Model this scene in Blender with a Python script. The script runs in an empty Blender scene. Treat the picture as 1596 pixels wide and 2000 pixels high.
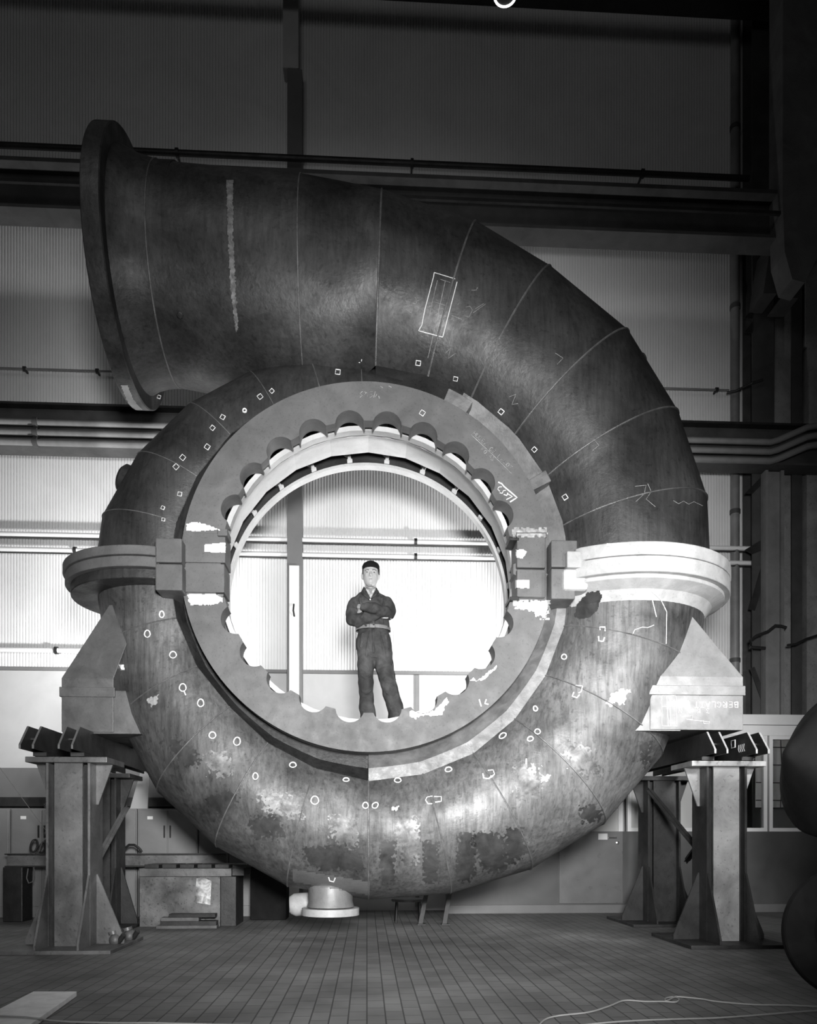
import bpy, bmesh, math, random
from mathutils import Vector, Matrix, noise
from mathutils.bvhtree import BVHTree
from math import sin, cos, pi, radians as R_, sqrt, acos, asin, atan2, tan
random.seed(7)
sc = bpy.context.scene
COL = sc.collection
# ------------------------------------------------------------------ camera
F, VX, HY, PSI, EYE = 1550.0, 798.0, 1640.0, R_(3.0), 1.0
cam = bpy.data.cameras.new('camera'); camo = bpy.data.objects.new('camera', cam); COL.objects.link(camo)
cam.sensor_fit = 'VERTICAL'; cam.sensor_height = 24.0; cam.sensor_width = 24.0
cam.lens = F / 2000 * 24.0; cam.shift_y = 0.32; cam.clip_end = 200
camo.location = (0, 0, EYE); camo.rotation_euler = (pi / 2, 0, -PSI)
sc.camera = camo
# ------------------------------------------------------------------ view / world
sc.view_settings.view_transform = 'Standard'; sc.view_settings.look = 'None'
sc.view_settings.gamma = 1; sc.view_settings.use_curve_mapping = False
sc.view_settings.exposure = 0.0
w = bpy.data.worlds.new('world'); sc.world = w; w.use_nodes = True
w.node_tree.nodes['Background'].inputs[0].default_value = (1, 1, 1, 1)
w.node_tree.nodes['Background'].inputs[1].default_value = 0.012
def light(name, kind, loc, target, energy, size=0.5, spot=60, blend=1.0, sizey=None):
    d = bpy.data.lights.new(name, kind); o = bpy.data.objects.new(name, d); COL.objects.link(o)
    o.location = loc; d.energy = energy
    o.rotation_euler = (Vector(target) - Vector(loc)).to_track_quat('-Z', 'Y').to_euler()
    if kind == 'AREA':
        d.size = size
        if sizey: d.shape = 'RECTANGLE'; d.size_y = sizey
    elif kind == 'SPOT':
        d.spot_size = R_(spot); d.spot_blend = blend; d.shadow_soft_size = size
    return o
# floodlights on the hall floor behind the casing, washing the back wall
light('flood_behind_right', 'SPOT', (2.2, 9.15, 2.5), (-0.3, 11.2, 6.2), 640, .10, 150, 1.0)
light('flood_behind_left', 'SPOT', (-2.1, 9.2, 2.5), (-5.0, 11.2, 5.0), 760, .15, 140, 1.0)
# floodlights in front of the casing
light('main_front', 'SPOT', (0.35, -0.5, 1.95), (0.2, 11.2, 2.8), 5000, .45, 69, 1.0)
light('key_right', 'SPOT', (4.1, 2.4, 3.0), (3.1, 7.9, 2.0), 1600, .4, 54, 0.9)
light('key_front', 'SPOT', (0.9, 0.6, 2.9), (0.6, 8.0, 1.0), 300, .35, 50, 1.0)
light('hall_daylight', 'AREA', (-2.0, 1.0, 9.5), (0.5, 8, 3.0), 60, 4)
# ------------------------------------------------------------------ helpers
def at(px, py, Y):
    """point in the hall at depth Y that lies in the direction of a measured pixel"""
    x = (px - VX) / F; z = -(py - HY) / F
    dx = x * cos(PSI) + sin(PSI); dy = -x * sin(PSI) + cos(PSI)
    return Vector((dx / dy * Y, Y, EYE + z / dy * Y))
def AX(px, Y): return at(px, 1640, Y).x
def AZ(px, py, Y): return at(px, py, Y).z
def ray(px, py):
    return (at(px, py, 1.0) - Vector((0, 0, EYE))).normalized()
MATS = {}
def mat(name, base, rough=.6, metal=0.0, var=0.0, scale=4.0, bump=0.0, bscale=40, speck=0.0, spec=.5, streak=0.0, emit=0):
    m = bpy.data.materials.new(name); m.use_nodes = True; nt = m.node_tree; N = nt.nodes; L = nt.links
    b = N['Principled BSDF']
    b.inputs['Base Color'].default_value = (base, base, base * .985, 1)
    b.inputs['Roughness'].default_value = rough; b.inputs['Metallic'].default_value = metal
    b.inputs['Specular IOR Level'].default_value = spec
    tc = N.new('ShaderNodeTexCoord')
    col = None
    def noise_(sc_, det, ro=.6, vec=None, dist=0):
        n = N.new('ShaderNodeTexNoise'); n.inputs['Scale'].default_value = sc_; n.inputs['Detail'].default_value = det
        n.inputs['Roughness'].default_value = ro; n.inputs['Distortion'].default_value = dist
        L.new(vec or tc.outputs['Object'], n.inputs['Vector']); return n.outputs[0]
    def ramp(src, a, b_, va, vb):
        r = N.new('ShaderNodeMapRange'); r.inputs[1].default_value = a; r.inputs[2].default_value = b_
        r.inputs[3].default_value = va; r.inputs[4].default_value = vb; L.new(src, r.inputs[0]); return r.outputs[0]
    def mul(a, b_):
        x = N.new('ShaderNodeMath'); x.operation = 'MULTIPLY'; L.new(a, x.inputs[0]); L.new(b_, x.inputs[1]); return x.outputs[0]
    f = None
    if var:
        f = ramp(noise_(scale, 8, .65, dist=.6), .3, .7, 1 - var, 1 + var)
        f2 = ramp(noise_(scale * .35, 3, .5, dist=1.0), .35, .65, 1 - var * .6, 1 + var * .6)
        f = mul(f, f2)
        L.new(ramp(noise_(scale * 2.2, 5), .3, .7, max(.05, rough - .12), min(1, rough + .12)), b.inputs['Roughness'])
    if streak:
        mp = N.new('ShaderNodeMapping'); mp.inputs['Scale'].default_value = (9, 9, .8); L.new(tc.outputs['Object'], mp.inputs[0])
        s = ramp(noise_(3.0, 6, .7, vec=mp.outputs[0], dist=.3), .4, .7, 1 + streak * .3, 1 - streak)
        f = mul(f, s) if f else s
    if speck:
        s = ramp(noise_(scale * 14, 2, .5), .62, .68, 1.0, 1.0 - speck)
        f = mul(f, s) if f else s
    if f:
        c = N.new('ShaderNodeMath'); c.operation = 'MULTIPLY'; c.inputs[1].default_value = base; L.new(f, c.inputs[0])
        cb = N.new('ShaderNodeCombineColor')
        for i in range(3): L.new(c.outputs[0], cb.inputs[i])
        L.new(cb.outputs[0], b.inputs['Base Color'])
    if bump:
        bp = N.new('ShaderNodeBump'); bp.inputs['Strength'].default_value = bump; bp.inputs['Distance'].default_value = .01
        L.new(noise_(bscale, 5), bp.inputs['Height']); L.new(bp.outputs[0], b.inputs['Normal'])
    if emit:
        b.inputs['Emission Color'].default_value = (1, 1, 1, 1); b.inputs['Emission Strength'].default_value = emit
    MATS[name] = m; return m
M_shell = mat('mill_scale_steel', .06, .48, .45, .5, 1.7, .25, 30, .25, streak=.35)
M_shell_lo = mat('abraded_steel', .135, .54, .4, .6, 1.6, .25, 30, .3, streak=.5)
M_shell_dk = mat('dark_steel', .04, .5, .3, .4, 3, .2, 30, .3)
M_ring = mat('ring_plate_steel', .13, .62, .0, .2, 4, .15, 50, .2)
M_seam = mat('ground_weld', .16, .45, .3, .35, 9, .5, 90)
M_prime = mat('white_primer', .58, .55, 0, .10, 5, .1, 40, .15)
M_oil = mat('oil_stain_film', .05, .38, .1, .5, 6)
M_rub = mat('rubbed_steel', .19, .56, .3, .7, 8)
M_flg = mat('flange_primer', .46, .5, 0, .25, 4, .1, 40, .15)
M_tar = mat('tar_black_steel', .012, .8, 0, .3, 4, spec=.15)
M_smear = mat('chalk_smear', .19, .8, 0, .5, 25)
M_wash = mat('whitewash', .45, .8, 0, .8, 14)
M_lip = mat('ground_lip_steel', .17, .5, .1, .4, 6, .3, 40)
M_foot_r = mat('primed_foot_steel', .19, .5, .1, .25, 4, .1, 40, .15)
M_foot = mat('foot_steel', .12, .5, .2, .3, 4, .1, 40, .15)
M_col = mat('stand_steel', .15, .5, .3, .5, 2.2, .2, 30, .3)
M_col_lit = mat('lit_stand_steel', .36, .5, .2, .45, 2.2, .2, 30, .3)  # paler copy of the stand steel, the strong light put into its colour
M_girder = mat('girder_paint', .06, .6, .1, .25, 3)
M_black = mat('black_steel', .025, .5, .2, .4, 3, .2, 30)
M_edge = mat('cut_edge_steel', .4, .5, .1, .2, 8)
M_chalk = mat('chalk', .9, .9, 0, .12, 30)
M_faint = mat('faded_chalk', .33, .9, 0, .4, 30)
M_wallrib = mat('ribbed_wall_paint', .74, .7, 0, .06, 1.2)
M_panel = mat('flat_wall_paint', .46, .7, 0, .08, 1.5)
M_green = mat('dark_wainscot_paint', .085, .45, 0, .15, 2)
M_ledge = mat('grey_ledge_paint', .16, .6, 0, .1, 2)
M_conc = mat('concrete', .26, .85, 0, .25, 3, .3, 30, .3)
M_frame = mat('white_frame_paint', .75, .5, 0, .05, 3)
M_locker = mat('locker_paint', .22, .5, 0, .12, 2)
M_white = mat('white_label', .85, .6)
M_wood = mat('planed_board', .9, .6, 0, .15, 6)
M_cord = mat('light_cord', .33, .8)
M_skin = mat('skin', .42, .5, 0, .05, 20)
M_cloth = mat('work_denim', .06, .85, 0, .55, 7, 1.0, 9, spec=.25)
M_cap = mat('black_felt', .012, .9, 0, 0, 5, .3, 60, spec=.1)
M_shirt = mat('checked_shirt', .5, .8, 0, .5, 60)
M_belt = mat('belt_leather', .2, .5, 0, .2, 20)
M_chrome = mat('bright_metal', .7, .25, .9)
M_hair = mat('dark_hair', .03, .7)
M_eye = mat('dark_brow', .08, .6)
M_pipe = mat('wall_pipe_paint', .2, .4, .1, .2, 3)
M_lamp = mat('lamp_glow', .9, .5, emit=3)
M_glass = bpy.data.materials.new('window_glass'); M_glass.use_nodes = True
_b = M_glass.node_tree.nodes['Principled BSDF']; _b.inputs['Base Color'].default_value = (.9, .9, .9, 1)
_b.inputs['Roughness'].default_value = .03; _b.inputs['Transmission Weight'].default_value = 1.0; _b.inputs['IOR'].default_value = 1.1
# floor: brick pavers laid in long lines towards the back wall
M_floor = bpy.data.materials.new('brick_floor'); M_floor.use_nodes = True
nt = M_floor.node_tree; N = nt.nodes; L = nt.links; b = N['Principled BSDF']
tc = N.new('ShaderNodeTexCoord'); mp = N.new('ShaderNodeMapping'); mp.inputs['Rotation'].default_value = (0, 0, R_(90)); L.new(tc.outputs['Object'], mp.inputs[0])
br = N.new('ShaderNodeTexBrick'); L.new(mp.outputs[0], br.inputs['Vector'])
br.inputs['Scale'].default_value = 1; br.inputs['Brick Width'].default_value = .21; br.inputs['Row Height'].default_value = .105
br.inputs['Mortar Size'].default_value = .0045; br.inputs['Mortar Smooth'].default_value = .3; br.inputs['Bias'].default_value = -.2
br.inputs['Color1'].default_value = (.18, .18, .178, 1); br.inputs['Color2'].default_value = (.135, .135, .133, 1); br.inputs['Mortar'].default_value = (.055, .055, .055, 1)
ns = N.new('ShaderNodeTexNoise'); ns.inputs['Scale'].default_value = 1.6; ns.inputs['Detail'].default_value = 8; L.new(tc.outputs['Object'], ns.inputs['Vector'])
mr = N.new('ShaderNodeMapRange'); mr.inputs[1].default_value = .3; mr.inputs[2].default_value = .7; mr.inputs[3].default_value = .65; mr.inputs[4].default_value = 1.3; L.new(ns.outputs[0], mr.inputs[0])
mx = N.new('ShaderNodeVectorMath'); mx.operation = 'SCALE'; L.new(br.outputs['Color'], mx.inputs[0]); L.new(mr.outputs[0], mx.inputs['Scale']); L.new(mx.outputs[0], b.inputs['Base Color'])
b.inputs['Roughness'].default_value = .62
bp = N.new('ShaderNodeBump'); bp.inputs['Strength'].default_value = .6; bp.inputs['Distance'].default_value = .006; bp.invert = True
L.new(br.outputs['Fac'], bp.inputs['Height']); L.new(bp.outputs[0], b.inputs['Normal'])

def wloc(o):
    v = Vector((0, 0, 0))
    while o: v += o.location; o = o.parent
    return v
class MB:
    def __init__(s): s.v = []; s.f = []
    def add(s, vs, fs):
        n = len(s.v); s.v += [Vector(p) for p in vs]; s.f += [tuple(i + n for i in f) for f in fs]; return s
    def box(s, x0, x1, y0, y1, z0, z1):
        vs = [(x, y, z) for x in (x0, x1) for y in (y0, y1) for z in (z0, z1)]
        return s.add(vs, [(0, 1, 3, 2), (4, 6, 7, 5), (0, 4, 5, 1), (2, 3, 7, 6), (0, 2, 6, 4), (1, 5, 7, 3)])
    def bar(s, a, b_, w_, h_, up=(0, 0, 1)):
        a = Vector(a); b_ = Vector(b_); d = (b_ - a).normalized(); up = Vector(up)
        x = d.cross(up)
        if x.length < 1e-4: x = d.cross(Vector((0, 1, 0)))
        x.normalize(); u = x.cross(d)
        vs = [p + x * w_ / 2 * i + u * h_ / 2 * j for p in (a, b_) for i in (-1, 1) for j in (-1, 1)]
        return s.add(vs, [(0, 1, 3, 2), (4, 6, 7, 5), (0, 4, 5, 1), (2, 3, 7, 6), (0, 2, 6, 4), (1, 5, 7, 3)])
    def prism(s, pts, a0, a1, plane='XZ'):
        """polygon (any plane) extruded along the third axis"""
        def P(p, a): return (p[0], a, p[1]) if plane == 'XZ' else ((a, p[0], p[1]) if plane == 'YZ' else (p[0], p[1], a))
        n = len(pts); vs = [P(p, a0) for p in pts] + [P(p, a1) for p in pts]
        fs = [tuple(range(n)), tuple(range(2 * n - 1, n - 1, -1))] + [(i, (i + 1) % n, n + (i + 1) % n, n + i) for i in range(n)]
        return s.add(vs, fs)
    def rows(s, rows, closed=False, cap0=False, cap1=False):
        n = len(rows[0]); vs = [p for r in rows for p in r]; fs = []
        m = n if closed else n - 1
        for i in range(len(rows) - 1):
            for j in range(m):
                k = (j + 1) % n
                fs.append((i * n + j, i * n + k, (i + 1) * n + k, (i + 1) * n + j))
        if cap0: fs.append(tuple(range(n - 1, -1, -1)))
        if cap1: fs.append(tuple((len(rows) - 1) * n + j for j in range(n)))
        return s.add(vs, fs)
    def tube(s, path, r, n=8, caps=True, flat=1.0, closed=False):
        path = [Vector(p) for p in path]; m = len(path)
        rad = r if isinstance(r, (list, tuple)) else [r] * m
        rows = []; up = None
        for i, p in enumerate(path):
            if closed: d = path[(i + 1) % m] - path[i - 1]
            else: d = path[min(i + 1, m - 1)] - path[max(i - 1, 0)]
            d = d.normalized() if d.length > 1e-9 else Vector((0, 0, 1))
            if up is None:
                up = Vector((0, 0, 1)) if abs(d.z) < .9 else Vector((0, -1, 0))
            x = d.cross(up); x = x.normalized() if x.length > 1e-6 else Vector((1, 0, 0)); up = x.cross(d).normalized()
            rows.append([p + (x * cos(2 * pi * k / n) + up * sin(2 * pi * k / n) * flat) * rad[i] for k in range(n)])
        if closed: rows.append(rows[0])
        return s.rows(rows, True, caps and not closed, caps and not closed)
    def lathe(s, prof, o, axis, n=32, closed=False):
        o = Vector(o); ax = Vector(axis).normalized(); a = ax.orthogonal().normalized(); b_ = ax.cross(a)
        rows = [[o + ax * h + (a * cos(2 * pi * k / n) + b_ * sin(2 * pi * k / n)) * r for k in range(n)] for r, h in prof]
        if closed: rows.append(rows[0])
        return s.rows(rows, True, not closed and prof[0][0] > 1e-4, not closed and prof[-1][0] > 1e-4)
    def ball(s, c, rx, ry=None, rz=None, n=16, m=10):
        ry = ry or rx; rz = rz or rx; c = Vector(c)
        rows = [[c + Vector((rx * sin(t) * cos(a), ry * sin(t) * sin(a), rz * cos(t))) for a in [2 * pi * k / n for k in range(n)]] for t in [pi * (i + .02) / (m + .04) for i in range(m + 1)]]
        return s.rows(rows, True, True, True)
    def rod(s, a, b_, r, n=12): return s.tube([a, b_], r, n)
    def build(s, name, m, parent=None, label=None, smooth=35, bevel=0, mods=None, fix=True, origin=True):
        me = bpy.data.meshes.new(name)
        if parent is not None: off = wloc(parent)
        elif origin:
            xs = [p.x for p in s.v]; ys = [p.y for p in s.v]; zs = [p.z for p in s.v]
            off = Vector(((min(xs) + max(xs)) / 2, (min(ys) + max(ys)) / 2, min(zs)))
        else: off = Vector((0, 0, 0))
        me.from_pydata([p - off for p in s.v], [], s.f); me.update()
        if fix:
            bm = bmesh.new(); bm.from_mesh(me); bmesh.ops.remove_doubles(bm, verts=bm.verts, dist=1e-5)
            bmesh.ops.recalc_face_normals(bm, faces=bm.faces); bm.to_mesh(me); bm.free()
        if smooth:
            me.polygons.foreach_set('use_smooth', [True] * len(me.polygons)); me.set_sharp_from_angle(angle=R_(smooth))
        me.materials.append(m)
        o = bpy.data.objects.new(name, me); COL.objects.link(o)
        if parent is not None: o.parent = parent
        else: o.location = off
        if bevel:
            bv = o.modifiers.new('b', 'BEVEL'); bv.width = bevel; bv.segments = 2; bv.limit_method = 'ANGLE'; bv.angle_limit = R_(40)
        if label: o['label'] = label
        return o
def tag(o, label, cat, group=None):
    o['label'] = label; o['category'] = cat
    if group: o['group'] = group
    return o
def thing(name, loc, label, cat, group=None):
    o = bpy.data.objects.new(name, None); COL.objects.link(o); o.location = loc; o.empty_display_size = .2
    return tag(o, label, cat, group)
def struct(o): o['kind'] = 'structure'; return o
def part_tree(root, fn):
    r = root.copy(); COL.objects.link(r)
    def rec(src, dst):
        for ch in list(src.children):
            c = ch.copy(); COL.objects.link(c); c.parent = dst; rec(ch, c)
    rec(root, r); fn(r); return r

# ================================================================== THE HALL
YW = 11.2; XL, XR = -10.0, 8.6
zr = AZ(300, 1306, YW)          # foot of the ribbed sheeting
def ribbed(x0, x1, z0, z1, y, pitch=.0405, gap=.013, d=.018):
    b_ = MB(); x = x0; top = []; 
    while x < x1:
        top += [(x, y - d), (x + pitch - gap, y - d), (x + pitch - gap * .8, y), (x + pitch - gap * .2, y)]; x += pitch
    lo = [(a, q, z0) for a, q in top]; hi = [(a, q, z1) for a, q in top]
    return b_.rows([lo, hi])
struct(MB().box(XL, XR, -4, YW + .3, -.2, 0).build('floor', M_floor, smooth=0, origin=False))
struct(MB().box(XL, XR, -4, YW + .3, 13.2, 13.4).build('ceiling', mat('dark_ceiling', .05, .8), smooth=0))
wb = struct(MB().box(XL, XR, YW + .02, YW + .3, 0, 13.2).build('wall_back', M_panel, smooth=0))
struct(MB().box(XL - .3, XL, -4, YW + .3, 0, 13.2).build('wall_left', M_panel, smooth=0))
struct(MB().box(XR, XR + .3, -4, YW + .3, 0, 13.2).build('wall_right', M_conc, smooth=0))
ribbed(XL + .05, AX(1512, YW), zr, 13.15, YW).build('ribbed_sheeting', M_wallrib, wb, smooth=0, fix=False, label='white vertically ribbed wall sheeting')
struct(MB().box(XL, XR - .01, YW - .035, YW + .01, zr - .045, zr + .0).build('trim_1', M_ledge, smooth=0))
# flat panel joints below the ribbed sheeting
for px in (820, 1085): struct(MB().box(AX(px - 9, YW), AX(px - 1, YW), YW - .012, YW + .019, .05, zr - .05).build('trim_2', M_ledge, smooth=0))
# dark lower band on the left
zl = AZ(0, 1501, YW); zl2 = AZ(0, 1555, YW - .3)
struct(MB().box(XL, AX(440, YW), YW - .12, YW + .01, 0, zl).build('trim_3', M_ledge, smooth=0))
struct(MB().box(XL, AX(440, YW), YW - .45, YW - .121, zl2 - .14, zl2 - .02).build('trim_4', M_black, smooth=0))
# ---- wall-mounted column seen through the opening
yc = YW - .22
wc = thing('wall_column', (AX(577, yc), yc, 0), 'tall wall column left of the man, white casing on its lower half', 'column')
MB().box(AX(561, yc), AX(590, yc), yc, YW - .02, 0, AZ(577, 135, yc)).build('shaft', M_ledge, wc, smooth=0)
MB().box(AX(565, yc - .03), AX(584, yc - .03), yc - .03, yc, 0, AZ(577, 1106, yc)).build('cover', M_white, wc, label='white cover on the lower shaft', smooth=0)
MB().box(AX(553, yc), AX(583, yc), yc - .02, YW - .02, AZ(577, 134, yc), 13.2).build('upper_shaft', M_panel, wc, label='pale upper shaft', smooth=0)  # paler paint carries the light falling on the column's top
MB().tube([at(574, 1180, yc - .04), at(573, 1192, yc - .09), at(575, 1204, yc - .04)], .012, 6).build('handle', M_black, wc)
# ---- long horizontal pipes
def hpipe(name, px, py, Y, r, x0, x1, m, label, clamps=(), grp=None, cm=None):
    z = AZ(px, py, Y)
    root = thing(name, (x0, Y, z), label, 'pipe', grp)
    MB().rod((x0, Y, z), (x1, Y, z), r, 12).build('pipe_run', m, root)
    for c in clamps:
        X = AX(c, Y)
        b_ = MB().lathe([(r + .004, -.02), (r + .018, -.02), (r + .018, .02), (r + .004, .02)], (X, Y, z), (1, 0, 0), 14, True)
        b_.box(X - .012, X + .012, Y, YW - .02, z - .012, z + .012).build('pipe_clamp', cm or M_black, root)
    return root
hpipe('wall_pipe', 780, 1058, YW - .14, .032, XL + .1, AX(1545, YW - .14), M_frame, 'upper of two white pipes crossing the wall above the man', (-20, 812, 1380))
hpipe('wall_pipe', 780, 1087, YW - .14, .032, XL + .1, AX(1545, YW - .14), M_frame, 'lower of two white pipes crossing the wall just above the cap', (147, 812, 1380))
for o_ in [o for o in bpy.data.objects if o.name.startswith('wall_pipe')]:
    MB().rod((XL + .1, o_.location.y - .01, o_.location.z - .047), (AX(1545, YW - .14), o_.location.y - .01, o_.location.z - .047), .010, 8).build('line', M_black, o_, label='thin dark conduit under the white pipe')  # thin black rod drawn as the dark line below each pipe
hpipe('wall_pipe', 100, 722, YW - .12, .014, XL + .1, AX(1424, YW - .12), M_pipe, 'thin pipe crossing the ribbed wall below the upper girder', (48, 190, 1400))
hpipe('wall_pipe', 1000, 328, YW - .35, .04, XL + .1, AX(1440, YW), M_black, 'dark pipe running just above the upper crane girder', (346, 805, 1255))
hpipe('wall_pipe', 80, 1270, YW - .16, .034, XL + .1, AX(330, YW), M_frame, 'white pipe low on the wall behind the left foot', (110,))
# ---- upper crane runway girder
yg = YW - .95
gz1, gz0 = AZ(1200, 384, yg), AZ(1200, 470, yg)
g = thing('crane_girder', (XL, yg, gz0), 'deep dark crane runway girder across the upper wall', 'girder')
gx1 = AX(1530, yg)
MB().box(XL, gx1, yg - .22, yg + .22, gz1 - .05, gz1).build('top_flange', M_girder, g, smooth=0)
MB().box(XL, gx1, yg - .015, yg + .015, gz0 + .04, gz1 - .05).build('web', M_girder, g, smooth=0)
MB().box(XL, gx1, yg - .16, yg + .16, gz0, gz0 + .04).build('bottom_flange', M_girder, g, smooth=0)
MB().box(XL, gx1, yg - .05, yg + .05, gz1, gz1 + .09).build('crane_rail', M_black, g, smooth=0)
MB().box(XL, gx1, yg + .3, YW - .2, gz1 + .05, gz1 + .09).build('walkway', M_ledge, g, smooth=0)
MB().box(XL, gx1, yg - .3, yg - .26, gz0 + .2, gz0 + .24).build('cable_rail', M_black, g, smooth=0)
# ---- lower duct girder with three pipes
yd = YW - .5
dz1, dz0 = AZ(1400, 833, yd), AZ(1400, 914, yd)
g = thing('pipe_girder', (XL, yd, dz0), 'dark wall girder carrying pipes behind the casing at flange height', 'girder')
MB().box(XL, XR - .05, yd - .02, yd + .02, dz0 + .03, dz1 - .03).build('web', M_girder, g, smooth=0)
MB().box(XL, XR - .05, yd - .14, yd + .14, dz1 - .03, dz1).build('top_flange', M_black, g, smooth=0)
MB().box(XL, XR - .05, yd - .14, yd + .14, dz0, dz0 + .03).build('bottom_flange', M_girder, g, smooth=0)
for i, (py, lab) in enumerate(((861, 'topmost of three parallel pipes along the lower girder'), (880, 'middle of three parallel pipes along the lower girder'), (898, 'lowest of three parallel pipes along the lower girder'))):
    Y = yd - .19; z = AZ(1400, py, Y); rr = .042
    root = thing('service_pipe', (XL, Y, z), lab + ', bent upward at its right end', 'pipe', 'pipes along the lower girder')
    path = [(XL + .1, Y, z), (AX(1505, Y), Y, z), (AX(1518, Y), Y - .02, z + .02), (AX(1570, Y), Y - .08, z + .17), (AX(1585, Y), Y - .09, z + .19), (XR - .05, Y - .09, z + .19)]
    MB().tube(path, rr, 12).build('pipe_run', M_pipe, root)
    X = AX(70, Y)
    MB().lathe([(rr, -.03), (rr + .02, -.03), (rr + .02, .03), (rr, .03)], (X, Y, z), (1, 0, 0), 14, True).build('pipe_clamp', M_girder, root)
# ---- right-hand steelwork
z0 = 0
o = thing('downpipe', (AX(1436, YW - .12), YW - .12, 0), 'vertical drain pipe beside the steel columns at right', 'pipe')
MB().rod((AX(1436, YW - .1), YW - .1, .0), (AX(1436, YW - .1), YW - .1, 13.1), .062, 16).build('pipe_run', M_pipe, o)
for py in (600, 1000, 1290, 250):
    z = AZ(1436, py, YW - .1); MB().lathe([(.062, -.03), (.072, -.03), (.072, .03), (.062, .03)], (AX(1436, YW - .1), YW - .1, z), (0, 0, 1), 16, True).build('pipe_clamp', M_girder, o)
def hcol(name, p0, p1, Y, dep, ztop, label, m, web=True):
    x0, x1 = AX(p0, Y), AX(p1, Y)
    o = thing(name, ((x0 + x1) / 2, Y + dep / 2, 0), label, 'column')
    MB().box(x0, x1, Y, Y + .025, 0, ztop).build('flange', m, o, smooth=0)
    MB().box(x0, x1, Y + dep - .025, Y + dep, 0, ztop).build('flange', m, o, smooth=0)
    MB().box((x0 + x1) / 2 - .012, (x0 + x1) / 2 + .012, Y + .025, Y + dep - .025, 0, ztop).build('web', m, o, smooth=0)
    return o
ycx = YW - .34
hcol('steel_column', 1470, 1512, ycx, .3, 13.1, 'dark steel column directly right of the drain pipe', M_girder)
hcol('steel_column', 1547, 1567, ycx, .3, 9.6, 'dark steel column between two concrete piers', M_girder)
tag(MB().box(AX(1513, ycx + .1), AX(1545, ycx + .1), ycx + .1, YW - .01, 0, 13.1).build('concrete_pier', M_conc, smooth=0), 'grey concrete pier between the two dark steel columns', 'pier')
p = thing('concrete_pier', (AX(1590, ycx), ycx, 0), 'concrete pier with a stepped top at the right edge', 'pier')
MB().box(AX(1576, ycx - .01), AX(1640, ycx - .01), ycx - .01, YW - .01, 0, AZ(1590, 835, ycx)).build('shaft', M_conc, p, smooth=0)
MB().box(AX(1574, ycx - .01), AX(1650, ycx - .01), ycx - .01, YW - .01, AZ(1590, 676, ycx), 9.9).build('cap_block', M_conc, p, smooth=0)
MB().box(AX(1580, ycx - .01), AX(1640, ycx - .01), ycx - .01, YW - .01, AZ(1590, 835, ycx), AZ(1590, 676, ycx)).build('neck', M_conc, p, smooth=0)
yq = 10.70; m_ = mat('post_paint', .2, .5, .1, .2, 3); pz0, pz1 = AZ(1500, 1396, 10.72), AZ(1510, 918, yq)
p = thing('steel_post', (AX(1514, yq), yq + .07, pz0), 'lighter steel post between the window band and the pipe girder', 'post')
MB().box(AX(1496, yq), AX(1501, yq), yq, yq + .14, pz0, pz1).build('flange', m_, p, smooth=0)
MB().box(AX(1501, yq), AX(1526, yq), yq + .05, yq + .07, pz0, pz1).build('web', m_, p, smooth=0)
MB().box(AX(1526, yq), AX(1532, yq), yq, yq + .14, pz0, pz1).build('flange', m_, p, smooth=0)
# crane bracket and the sloping beam top right
def slab(name, pts, Y0, Y1, m, label, cat):
    q = [at(x, y, Y0) for x, y in pts]
    return tag(MB().prism([(v.x, v.z) for v in q], Y0, Y1).build(name, m, smooth=0), label, cat)
slab('crane_bracket', [(1507, 468), (1531, 470), (1531, 492), (1518, 573), (1491, 573)], YW - .75, YW - .341, M_girder, 'tapered steel bracket under the right end of the upper girder', 'bracket')
slab('crane_bracket', [(1532, 490), (1549, 540), (1538, 560), (1526, 582), (1560, 582), (1575, 545), (1560, 505), (1540, 488)], YW - .8, YW - .41, M_girder, 'shorter steel bracket right of the tapered bracket', 'bracket')
slab('concrete_beam', [(1529, 390), (1533, 492), (1548, 545), (1572, 552), (1700, 300), (1900, -150), (1530, -150)], YW - 1.3, YW - .95, mat('dark_concrete', .10, .85, 0, .25, 3, .3, 30), 'sloping concrete beam in the upper right corner', 'beam')
for pts, lab in (([(1455, 620), (1470, 603), (1470, 622)], 'small upper triangular bracket left of the dark steel column'), ([(1455, 648), (1470, 628), (1470, 650)], 'small lower triangular bracket left of the dark steel column'),
                 ([(1455, 964), (1500, 918), (1500, 935), (1470, 964)], 'triangular bracket under the pipe girder at right'), ([(1455, 1074), (1494, 1050), (1494, 1072), (1470, 1082)], 'triangular bracket just above the two thin pipes at right'),
                 ([(1463, 1190), (1490, 1098), (1495, 1100), (1495, 1130), (1475, 1192)], 'long narrow brace below the two thin pipes at right'), ([(1465, 1305), (1497, 1395), (1497, 1362), (1474, 1302)], 'slanting brace above the white window band')):
    slab('steel_bracket', pts, 10.845, 10.859, M_black, lab, 'bracket')
tag(MB().tube([at(1420, 767, YW - .2), at(1437, 764, YW - .24), at(1470, 748, YW - .42), at(1490, 742, YW - .42)], .018, 8).build('pipe_stub', M_black), 'thin pipe end bent upward past the drain pipe', 'pipe')
tag(MB().tube([at(x, y, 10.66) for x, y in ((1495, 1266), (1466, 1264), (1465, 1252), (1478, 1242), (1500, 1234), (1515, 1222), (1526, 1223), (1536, 1226))], .022, 8).build('cable_loop', M_black), 'black cable bundle looped over the steel post', 'cable')
tag(MB().tube([at(x, y, YW - .6) for x, y in ((1538, 1260), (1555, 1258), (1575, 1248), (1600, 1240), (1640, 1235))], .016, 8).build('cable_run', M_black), 'dark cable drooping at the right edge by the concrete pier', 'cable')
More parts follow.
